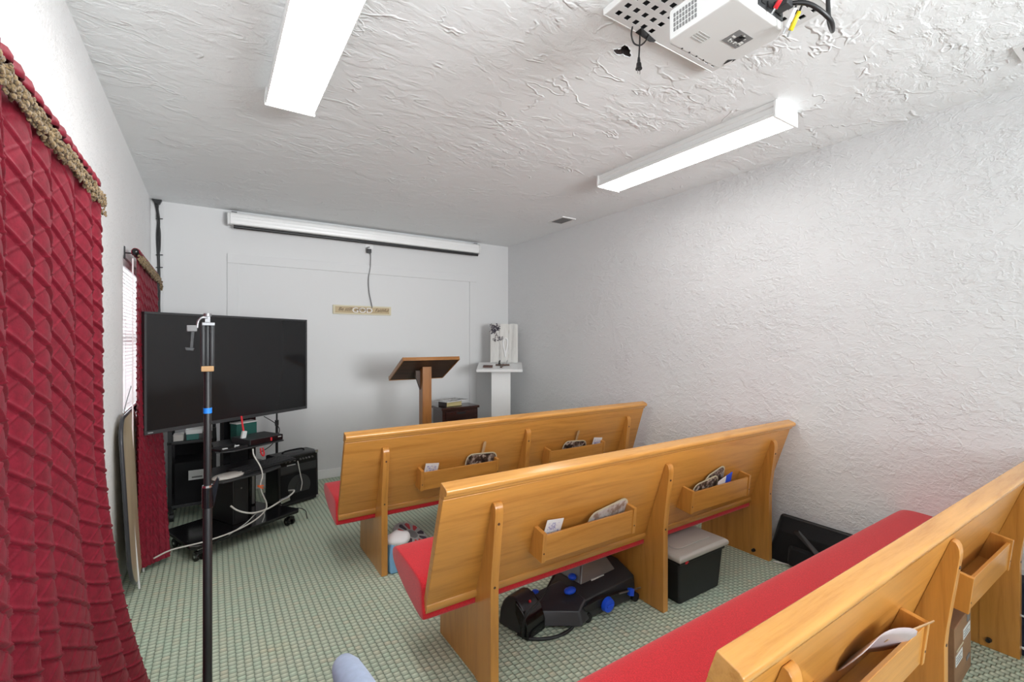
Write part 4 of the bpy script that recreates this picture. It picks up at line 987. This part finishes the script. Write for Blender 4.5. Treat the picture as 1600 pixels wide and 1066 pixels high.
bm = B()
tube(bm, [(-0.365, YB - 0.03, 2.438), (-0.358, YB - 0.03, 2.36), (-0.35, YB - 0.022, 2.28), (-0.352, YB - 0.02, 2.10), (-0.350, YB - 0.02, 1.95), (-0.347, YB - 0.02, 1.75), (-0.35, YB - 0.02, 1.4), (-0.34, YB - 0.02, 0.9)], 0.007, 8)
tube(bm, [(-0.380, YB - 0.03, 2.438), (-0.366, YB - 0.028, 2.37), (-0.358, YB - 0.022, 2.27), (-0.364, YB - 0.02, 2.16), (-0.360, YB - 0.02, 2.03), (-0.355, YB - 0.02, 1.9), (-0.357, YB - 0.02, 1.6), (-0.35, YB - 0.02, 1.0)], 0.006, 8)
tube(bm, [(-0.35, YB - 0.04, 2.438), (-0.356, YB - 0.03, 2.38), (-0.362, YB - 0.03, 2.3), (-0.345, YB - 0.02, 2.2), (-0.345, YB - 0.02, 2.05), (-0.355, YB - 0.022, 1.95), (-0.345, YB - 0.02, 1.5), (-0.345, YB - 0.02, 1.0)], 0.005, 8)
t = tag(obj('cable_bundle', bm, 'black', smooth=True), 'bundle of black cables dropping from ceiling in the far left corner', 'cable')
for z in (2.29, 1.90, 2.0):
    bm = B(); cyl(bm, (-0.37, YB - 0.02, z), (-0.325, YB - 0.03, z + 0.003), 0.004, seg=6); obj('cable_tie', bm, 'black', t)
bm = B(); prism(bm, [(-0.395, 2.4385), (-0.330, 2.4385), (-0.345, 2.405), (-0.372, 2.405)], YB - 0.05, YB - 0.012, 'y'); obj('top_knot', bm, 'black', t)

# ------------------------------------------------------------------ ceiling projector
t = thing('ceiling_mount_plate', 'grey metal ceiling plate with square holes above the projector', 'mount', (1.42, 0.92, H), 0)
PZ = -0.022
bm = B()
W2, D2 = 0.30, 0.215
nxh, nyh = 14, 10
xs = [-W2 + 2 * W2 * i / (nxh * 2 + 1) for i in range(nxh * 2 + 2)]; ys = [-D2 + 2 * D2 * j / (nyh * 2 + 1) for j in range(nyh * 2 + 2)]
gv = [[bm.verts.new((x, y, PZ)) for y in ys] for x in xs]
for i in range(len(xs) - 1):
    for j in range(len(ys) - 1):
        if i % 2 == 1 and j % 2 == 1 and (i < 11 or i > 20) and 0 < j < 20: continue
        bm.faces.new((gv[i][j], gv[i + 1][j], gv[i + 1][j + 1], gv[i][j + 1]))
o = obj('perforated_plate', bm, 'white_plastic', t); o.modifiers.new('thick', 'SOLIDIFY').thickness = 0.002
bm = B()
for (x0, x1, y0, y1) in ((-W2 - .006, W2 + .006, -D2 - .006, -D2), (-W2 - .006, W2 + .006, D2, D2 + .006), (-W2 - .006, -W2, -D2, D2), (W2, W2 + .006, -D2, D2)): box(bm, x0, x1, y0, y1, PZ - 0.001, -0.0)
obj('plate_rim', bm, 'white_metal', t, bev=0.002)
bm = B(); box(bm, -W2, W2, -D2, D2, -0.004, -0.0005); obj('plate_backing', bm, 'charcoal', t)
bm = B(); cyl(bm, (-0.12, -0.10, PZ - 0.002), (-0.12, -0.10, -0.12), 0.022, seg=18); obj('drop_tube', bm, 'white_metal', t)

t = thing('projector', 'white projector hanging upside down from the ceiling plate', 'projector', (1.2565, 0.80, 2.20), 0)
bm = B(); hull(bm, [(x, y, z) for x, y in ((-0.122, -0.12), (0.112, -0.12), (0.137, -0.092), (0.137, 0.075), (0.122, 0.092), (-0.108, 0.097), (-0.122, 0.085)) for z in (0.0, 0.088)]); pj = obj('case', bm, 'white_plastic', t, bev=0.006, seg=3)
bm = B()
for k in range(8):
    for r in range(4): box(bm, -0.1236, -0.1215, -0.005 + k * 0.010, 0.001 + k * 0.010, 0.018 + r * 0.014, 0.028 + r * 0.014)
obj('vent_slots', bm, 'grey', t)
bm = B(); box(bm, 0.005, 0.075, -0.055, 0.0, -0.0012, 0.002); lb = obj('rating_label', bm, 'grey', t)
bm = B()
random.seed(5)
for k in range(14):
    x = random.uniform(0.01, 0.06); y = random.uniform(-0.05, -0.012); box(bm, x, x + random.uniform(.004, .014), y, y + 0.006, -0.0018, -0.0012)
obj('label_print', bm, 'label_white', lb)
bm = B(); box(bm, 0.03, 0.055, -0.045, -0.02, -0.0018, -0.0012); obj('label_print_dark', bm, 'black', lb)
for k in range(4):
    bm = B(); box(bm, -0.085, -0.035, 0.010 + k * 0.009, 0.015 + k * 0.009, -0.0008, 0.001); obj('moulded_line', bm, 'lightgrey', t)
bm = B(); hull(bm, [(0.108, 0.045, -0.001), (0.128, 0.030, -0.001), (0.118, 0.066, -0.001), (0.132, 0.055, -0.001), (0.115, 0.05, 0.01)]); obj('lens_recess', bm, 'black', t)
bm = B(); hull(bm, [(0.122, 0.036, -0.0015), (0.136, 0.055, -0.0015), (0.128, 0.072, -0.0015), (0.120, 0.064, -0.0015), (0.128, 0.05, 0.005)]); obj('lens_hood', bm, 'white_metal', t)
for k in range(4):
    bm = B(); cyl(bm, (-0.06 + k * 0.035, 0.0885, -0.001), (-0.06 + k * 0.035, 0.0885, 0.003), 0.003, seg=8); obj('screw', bm, 'black', t)
bm = B(); box(bm, -0.02, 0.105, -0.1235, -0.119, 0.022, 0.078); sk = obj('socket_panel', bm, 'charcoal', t)
for x in (0.0, 0.03, 0.06, 0.085):
    bm = B(); box(bm, x - 0.008, x + 0.008, -0.1265, -0.1235, 0.03, 0.045); obj('socket', bm, 'black', sk)
bm = B(); cyl(bm, (0.03, 0.0, 0.088), (0.03, 0.0, 0.218), 0.02, seg=16); obj('mount_stem', bm, 'white_metal', t)

def pj_w(x, y, z): return (1.2565 + x, 0.80 + y, 2.20 + z)
bm = B(); tube(bm, [pj_w(0.07, -0.13, 0.05), pj_w(0.10, -0.19, 0.03), pj_w(0.17, -0.215, 0.0), pj_w(0.25, -0.19, 0.01), pj_w(0.30, -0.16, 0.08), pj_w(0.28, -0.16, 0.18), pj_w(0.25, -0.13, 0.238)], 0.0062, 10)
t = tag(obj('video_cable', bm, 'black', smooth=True), 'thick black video cable looping right of the ceiling projector', 'cable')
bm = B(); hull(bm, [pj_w(0.065 + a, -0.128 + b, 0.035 + c) for a in (-0.016, 0.016) for b in (-0.035, 0.003) for c in (-0.006, 0.018)]); obj('plug', bm, 'charcoal', t, bev=0.003)
for dx, m_, lb, e in ((0.015, 'red_plastic', 'red audio plug dangling from the ceiling projector', -0.01), (0.075, 'white_plastic', 'white audio plug dangling from the ceiling projector', -0.045), (0.098, 'yellow', 'yellow video plug dangling from the ceiling projector', -0.045)):
    a = Vector(pj_w(dx + 0.012, -0.165, 0.045 + e * 0.4)); b = Vector(pj_w(dx + 0.014, -0.132, 0.018 + e)); d = (b - a).normalized()
    t = thing('audio_plug', lb, 'plug', a, group='audio video plugs at the projector')
    bm = B(); cyl(bm, (0, 0, 0), (b - a) * 0.72, 0.0055, 0.0065, seg=12); obj('grip', bm, m_, t, smooth='auto')
    bm = B(); cyl(bm, (b - a) * 0.72, (b - a) * 1.0, 0.003, seg=10); obj('pin', bm, 'chrome', t)
    bm = B(); tube(bm, [(0, 0, 0), (-d) * 0.03 + Vector((0.0, -0.01, 0.02)), Vector((0.0, -0.03, 0.08)), Vector((0.01, -0.02, 0.16))], 0.0028, 8); obj('lead', bm, 'black', t, smooth=True)
random.seed(11)
for k, lb in enumerate(('black cable coil bunched behind the projector, lower loop', 'black cable coil bunched behind the projector, upper loop')):
    bm = B(); pts = []
    for q in range(34):
        a = q * 0.62; r = 0.055 + 0.02 * math.sin(q * 1.7 + k)
        pts.append(pj_w(0.04 + 0.03 * k + r * math.cos(a) * 1.2, -0.20 - 0.02 * k + r * 0.6 * math.sin(a), 0.10 + 0.05 * k + 0.025 * math.sin(q * 0.9)))
    tube(bm, pts, 0.0042, 6, 4)
    tag(obj('cable_coil', bm, 'black', smooth=True), lb, 'cable', 'cable coils behind the projector')
# power cord with plug hanging from the plate
bm = B()
X0 = Vector((1.27, 1.11, 2.418))
tube(bm, [X0 + Vector(p) for p in ((-0.03, 0.015, -0.001), (-0.033, 0.017, -0.03), (-0.015, 0.02, -0.052), (0.02, 0.02, -0.045), (0.045, 0.015, -0.018), (0.05, 0.01, -0.002))], 0.0028, 8)
tube(bm, [X0 + Vector(p) for p in ((0.012, 0.018, -0.012), (0.010, 0.018, -0.05), (0.006, 0.018, -0.098))], 0.0028, 8)
t = tag(obj('hanging_cable', bm, 'black', smooth=True), 'black power cord with plug hanging from the ceiling plate beside the hole', 'cord')
bm = B(); lathe(bm, [(0.0038, 0), (0.0055, -0.012), (0.005, -0.016), (0.0085, -0.022), (0.0095, -0.036), (0.0115, -0.038), (0.0115, -0.042)], seg=14); o = obj('plug', bm, 'black', t); o.location = X0 + Vector((0.006, 0.018, -0.095))
bm = B(); box(bm, -0.007, -0.004, -0.001, 0.001, -0.058, -0.042); box(bm, 0.004, 0.007, -0.001, 0.001, -0.058, -0.042); o = obj('prong', bm, 'chrome', t); o.location = X0 + Vector((0.006, 0.018, -0.095))
bm = B(); hull(bm, [tuple(X0 + Vector(p)) for p in ((0.0, 0.0, -0.001), (0.10, 0.02, -0.001), (0.02, 0.02, -0.014), (0.07, 0.024, -0.014), (0.0, 0.03, -0.002), (0.10, 0.03, -0.002))]); obj('cord_wrap', bm, 'black', t)

# ------------------------------------------------------------------ carpet washer under the middle pew
t = thing('carpet_washer', 'black carpet washer with blue knobs lying under the middle pew', 'vacuum', (1.58, 1.74, 0))
bm = B(); hull(bm, [(-0.16, -0.13, 0.012), (0.23, -0.125, 0.012), (0.235, 0.14, 0.012), (-0.18, 0.14, 0.012), (-0.14, -0.12, 0.09), (0.228, -0.115, 0.115), (0.233, 0.13, 0.15), (-0.10, 0.13, 0.13), (0.22, 0.0, 0.165), (0.0, 0.02, 0.16)]); obj('body', bm, 'charcoal', t, bev=0.010, seg=3)
bm = B(); hull(bm, [(-0.08, -0.05, 0.125), (0.16, -0.05, 0.14), (0.17, 0.13, 0.15), (-0.10, 0.13, 0.13), (-0.03, 0.0, 0.222), (0.11, 0.0, 0.235), (0.11, 0.11, 0.25), (-0.03, 0.11, 0.235)]); obj('clear_tank', bm, 'clear_smoke', t, bev=0.008, seg=3)
bm = B(); hull(bm, [(-0.34, -0.05, 0.015), (-0.17, -0.165, 0.015), (-0.10, -0.14, 0.015), (-0.12, 0.06, 0.015), (-0.33, 0.08, 0.015), (-0.32, -0.03, 0.07), (-0.17, -0.145, 0.075), (-0.11, -0.12, 0.105), (-0.13, 0.04, 0.13), (-0.30, 0.06, 0.10)]); obj('foot', bm, 'vac_grey', t, bev=0.010, seg=3)
bm = B(); hull(bm, [(-0.13, -0.150, 0.060), (0.17, -0.142, 0.060), (-0.13, -0.125, 0.058), (0.17, -0.125, 0.058), (-0.06, -0.150, 0.095), (0.17, -0.142, 0.075), (-0.06, -0.125, 0.10), (0.17, -0.125, 0.078), (-0.15, -0.145, 0.085)]); obj('handle_arm', bm, 'black', t, bev=0.004)
bm = B(); cyl(bm, (-0.005, -0.150, 0.062), (-0.005, -0.172, 0.060), 0.036, 0.031, seg=24); box(bm, -0.024, 0.014, -0.177, -0.172, 0.056, 0.066); obj('blue_knob', bm, 'blue', t, bev=0.002)
bm = B(); hull(bm, [(0.145, -0.158, 0.055), (0.175, -0.158, 0.045), (0.18, -0.158, 0.08), (0.15, -0.158, 0.088), (0.145, -0.138, 0.055), (0.175, -0.138, 0.045), (0.18, -0.138, 0.08), (0.15, -0.138, 0.088)]); obj('blue_clip', bm, 'blue', t, bev=0.003)
bm = B(); cyl(bm, (0.08, -0.147, 0.083), (0.235, -0.146, 0.066), 0.004, seg=8); obj('wand', bm, 'steel', t)
for p, r, sc in (((-0.155, -0.06, 0.128), 0.026, (1.3, 0.9, 0.6)), ((-0.09, 0.0, 0.150), 0.022, (1.0, 1.0, 0.7)), ((-0.27, 0.06, 0.100), 0.02, (1, 1, 0.6))):
    bm = B(); ball(bm, p, r, 2, (sc[0], sc[1], sc[2])); obj('blue_button', bm, 'blue', t, smooth=True)
bm = B(); box(bm, -0.01, 0.075, -0.052, -0.048, 0.128, 0.136); o = obj('label_strip', bm, 'label_white', t)
for s in (0, 1):
    bm = B(); cyl(bm, (-0.11 + s * 0.32, -0.14, 0.022), (-0.11 + s * 0.32, -0.12, 0.022), 0.022, seg=16); obj('wheel', bm, 'black', t)
t = thing('brush_head', 'rounded black brush head lying at the left end under the middle pew', 'brush head', (1.19, 1.75, 0), 0.25)
bm = B(); sec = []
for k in range(9):
    a = PI * k / 8; sec.append((0.085 * math.cos(a), 0.03 + 0.13 * math.sin(a)))
prism(bm, [(0.09, 0.004)] + sec + [(-0.09, 0.004)], -0.055, 0.055, 'x'); obj('hood', bm, 'vac_grey', t, bev=0.008, seg=3)
bm = B(); prism(bm, [(-0.094, 0.002), (-0.096, 0.05), (-0.07, 0.11), (-0.02, 0.15), (-0.02, 0.10), (-0.05, 0.04), (-0.05, 0.002)], -0.062, 0.062, 'x'); obj('front_lip', bm, 'black_gloss', t, bev=0.004)
bm = B(); cyl(bm, (0.0, -0.052, 0.135), (0.0, -0.058, 0.139), 0.006, seg=10); obj('red_button', bm, 'red_plastic', t)
bm = B(); tube(bm, [(1.14, 1.70, 0.012), (1.17, 1.645, 0.008), (1.25, 1.60, 0.008), (1.34, 1.595, 0.008), (1.41, 1.62, 0.012), (1.43, 1.63, 0.02)], 0.0075, 8)
tag(obj('black_hose', bm, 'black', smooth=True), 'black cord loop on the carpet in front of the brush head', 'cord')
bm = B(); tube(bm, [(1.14, 1.66, 0.012), (1.15, 1.655, 0.10), (1.25, 1.66, 0.165), (1.38, 1.72, 0.22), (1.48, 1.76, 0.25), (1.58, 1.78, 0.25), (1.70, 1.80, 0.24), (1.76, 1.80, 0.26), (1.78, 1.82, 0.29), (1.74, 1.84, 0.295), (1.70, 1.82, 0.28), (1.74, 1.80, 0.25), (1.79, 1.80, 0.24)], 0.0042, 8)
tag(obj('power_cable', bm, 'black', smooth=True), 'black power cable lying over the carpet washer under the middle pew', 'cable')

# ------------------------------------------------------------------ storage tub
t = thing('storage_tub', 'black storage tub with pale grey lid under the middle pew', 'tub', (2.11, 1.625, 0))
bm = B(); hull(bm, [(sx * a, y, z) for sx in (-1, 1) for a, ys_, z in ((0.165, (-0.165, 0.165), 0.0), (0.185, (-0.18, 0.18), 0.222)) for y in ys_]); obj('tub', bm, 'tub_black', t, bev=0.012, seg=3)
bm = B(); box(bm, -0.19, 0.19, -0.185, 0.185, 0.205, 0.224); obj('rim', bm, 'tub_black', t, bev=0.004)
bm = B(); hull(bm, [(sx * a, sy * b, z) for sx in (-1, 1) for sy in (-1, 1) for a, b, z in ((0.20, 0.195, 0.224), (0.205, 0.20, 0.232), (0.205, 0.20, 0.248), (0.19, 0.185, 0.258))]); ld = obj('lid', bm, 'lid_grey', t, bev=0.006, seg=3)
bm = B(); prism(bm, rrect(0.29, 0.27, 0.03), 0.2575, 0.2635, 'z'); obj('lid_panel', bm, 'lid_grey', ld, bev=0.003)
bm = B(); hull(bm, [(-0.155, -0.190, 0.212), (-0.125, -0.188, 0.212), (-0.15, -0.190, 0.226), (-0.13, -0.188, 0.222), (-0.15, -0.196, 0.212), (-0.13, -0.194, 0.218)]); obj('red_scrap', bm, 'red_plastic', t)

# ------------------------------------------------------------------ bags along the right wall
t = thing('equipment_bag', 'long black nylon bag against the right wall behind the middle pew', 'bag', (2.885, 1.28, 0))
bm = B(); hull(bm, [(0.085, -0.55, 0), (0.085, 0.22, 0), (-0.055, -0.55, 0.0), (-0.055, 0.22, 0.0), (0.080, -0.55, 0.245), (0.080, 0.20, 0.250), (0.035, -0.55, 0.245), (0.035, 0.18, 0.245), (-0.04, -0.55, 0.20), (-0.04, 0.16, 0.18)]); obj('bag_body', bm, 'bag', t, bev=0.015, seg=3)
bm = B(); hull(bm, [(-0.06, -0.5, 0.01), (-0.06, 0.10, 0.01), (-0.093, -0.48, 0.015), (-0.093, 0.08, 0.015), (-0.04, -0.5, 0.125), (-0.04, 0.10, 0.12), (-0.08, -0.48, 0.12), (-0.08, 0.07, 0.11)]); obj('front_pocket', bm, 'bag', t, bev=0.015, seg=3)
bm = B(); hull(bm, [(-0.04, 0.07, 0.205), (-0.035, 0.045, 0.215), (-0.075, -0.06, 0.130), (-0.068, -0.08, 0.135), (-0.048, 0.07, 0.198), (-0.043, 0.045, 0.208), (-0.083, -0.06, 0.125), (-0.076, -0.08, 0.13)]); obj('strap', bm, 'black', t)
bm = B(); tube(bm, [(0.037, -0.54, 0.247), (0.037, 0.17, 0.247)], 0.006, 6, 0); obj('zip_piping', bm, 'charcoal', t)
bm = B(); tube(bm, [(2.79, 1.44, 0.006), (2.82, 1.36, 0.006), (2.79, 1.27, 0.006), (2.77, 1.15, 0.006), (2.80, 1.0, 0.006)], 0.0045, 8)
tag(obj('floor_cable', bm, 'cable_white', smooth=True), 'white cable on the carpet beside the black nylon bag', 'cable')
t = thing('sports_bag', 'navy bag with white piping at the right edge beyond the nearest pew', 'bag', (2.906, 0.42, 0))
bm = B(); hull(bm, [(x, y, z) for x, y, z in ((-0.085, -0.22, 0), (0.075, -0.22, 0), (-0.085, 0.12, 0), (0.075, 0.12, 0), (-0.05, -0.2, 0.30), (0.065, -0.2, 0.30), (-0.05, 0.10, 0.29), (0.065, 0.10, 0.29))]); obj('bag_body', bm, 'navy', t, bev=0.02, seg=3)
bm = B(); tube(bm, [(-0.080, -0.21, 0.035), (-0.080, 0.11, 0.035)], 0.006, 6, 0); tube(bm, [(-0.068, -0.20, 0.17), (-0.068, 0.10, 0.16)], 0.004, 6, 0); obj('white_piping', bm, 'paper', t)

# ------------------------------------------------------------------ cardboard box under the near pew
t = thing('cardboard_box', 'taped brown cardboard box with white labels under the nearest pew', 'box', (2.46, 0.655, 0), 0.04)
bm = B(); box(bm, -0.15, 0.10, -0.115, 0.125, 0, 0.24); obj('carton', bm, 'carton', t, bev=0.004)
bm = B(); box(bm, -0.151, 0.101, -0.03, 0.03, 0.2395, 0.241); box(bm, 0.0995, 0.1012, -0.03, 0.03, 0.17, 0.241); obj('tape', bm, 'tan', t)
for x0, x1, z0, z1, m_ in ((-0.145, -0.045, 0.095, 0.135, 'label_white'), (-0.03, 0.075, 0.155, 0.195, 'label_white'), (0.03, 0.07, 0.205, 0.230, 'grey'), (0.02, 0.07, 0.055, 0.070, 'grey'), (-0.13, -0.03, 0.055 + .09, 0.150, 'cream')):
    bm = B(); box(bm, x0, x1, -0.1168, -0.115, z0, z1); lb = obj('label', bm, m_, t)
    if m_ == 'label_white':
        bm = B()
        for k in range(3): box(bm, x0 + 0.008, x1 - 0.012 - 0.02 * (k % 2), -0.1175, -0.1168, z0 + 0.009 + 0.010 * k, z0 + 0.0115 + 0.010 * k)
        obj('label_print', bm, 'grey', lb)

# ------------------------------------------------------------------ fan grille and wipes under the far pew
t = thing('tissue_pack', 'pale blue pack with white cloth on top beside the far pew leg', 'pack', (0.895, 2.595, 0), 0.1)
bm = B(); hull(bm, [(sx * a, sy * b, z) for sx in (-1, 1) for sy in (-1, 1) for a, b, z in ((0.06, 0.06, 0.0), (0.065, 0.062, 0.10), (0.05, 0.05, 0.165))]); obj('pack_body', bm, 'blue_pack', t, bev=0.012, seg=3)
bm = B()
bmesh.ops.create_icosphere(bm, subdivisions=3, radius=0.07, matrix=Matrix.Translation((0.008, 0, 0.168)) @ Matrix.Diagonal((1.05, 1.0, 0.5, 1)))
for v_ in bm.verts:
    n3 = noise.noise(v_.co * 22); v_.co += v_.co.normalized() * 0.012 * n3; v_.co.z = max(v_.co.z, 0.150 + 0.004 * n3)
obj('white_cloth', bm, 'paper', t, smooth=True)
t = thing('hubcap_disc', 'grey plastic disc with slots over red, tilted on the floor under the far pew', 'disc', (1.06, 2.78, 0.085), rot=(0.45, 0.28, 0.3))
bm = B(); lathe(bm, [(0.118, -0.02), (0.126, -0.012), (0.126, -0.004), (0.112, 0.003), (0.03, 0.010)], seg=40); obj('disc_base', bm, 'lightgrey', t, smooth='auto')
for k in range(10):
    a = 2 * PI * k / 10 + 0.2; ca, sa = math.cos(a), math.sin(a)
    bm = B(); pr = [(0.048, -0.007), (0.095, -0.016), (0.104, 0.0), (0.095, 0.016), (0.048, 0.007)]
    prism(bm, [(p[0] * ca - p[1] * sa, p[0] * sa + p[1] * ca) for p in pr], 0.002, 0.0095, 'z'); obj('slot', bm, 'red_plastic' if k % 3 else 'ink', t)
bm = B(); lathe(bm, [(0.034, 0.008), (0.034, 0.014), (0.02, 0.018)], seg=20); obj('hub', bm, 'grey', t)

# ------------------------------------------------------------------ armchair tip in the foreground and a scrap of paper
t = thing('chair', 'pale blue padded chair arm tip poking in at the bottom edge', 'chair', (0.10, 0.62, 0), 0.0)
ax = Vector((0.262 - 0.14, 1.10 - 0.66, 0))
dirv = Vector((0.02, 0.46, 0)); 
def arm(nm, o_):
    bm = B(); pts = []; rr = []
    for k in range(15):
        u = k / 14; pts.append(Vector(o_) + Vector((0.004 * u, 0.46 * (1 - u), -0.05 * (1 - u) ** 2)))
        rr.append(0.030 * math.sqrt(max(0.02, 1 - (1 - min(1, (u + 0.001) / 0.16)) ** 2)) + 0.010 * u)
    tube(bm, pts, rr, 18, 0); return obj(nm, bm, 'armpad', t, smooth=True)
arm('arm_pad', (0.150, 0.03, 0.622)); arm('arm_pad', (-0.262, 0.03, 0.622))
bm = B(); hull(bm, [(-0.235, -0.02, 0.38), (0.123, -0.02, 0.38), (-0.235, 0.30, 0.38), (0.123, 0.30, 0.38), (-0.225, -0.02, 0.45), (0.113, -0.02, 0.45), (-0.225, 0.28, 0.46), (0.113, 0.28, 0.46)]); obj('seat', bm, 'armpad', t, bev=0.02, seg=3)
bm = B(); hull(bm, [(-0.24, -0.06, 0.42), (0.13, -0.06, 0.42), (-0.24, -0.01, 0.42), (0.13, -0.01, 0.42), (-0.22, -0.14, 0.84), (0.11, -0.14, 0.84), (-0.22, -0.09, 0.84), (0.11, -0.09, 0.84)]); obj('backrest', bm, 'armpad', t, bev=0.02, seg=3)
for x in (-0.262, 0.150):
    for y in (0.02, 0.26):
        bm = B(); cyl(bm, (x, y, 0), (x, y, 0.56), 0.012, seg=12); cyl(bm, (x, y, 0.40), (x * 0.75 - 0.02, y, 0.40), 0.010, seg=10); obj('leg', bm, 'black', t)
bm = B(); hull(bm, [(2.36, 1.30, 0.001), (2.385, 1.31, 0.001), (2.375, 1.325, 0.001), (2.37, 1.31, 0.007)])
tag(obj('paper_scrap', bm, 'paper'), 'tiny white paper scrap on the carpet before the storage tub', 'scrap')
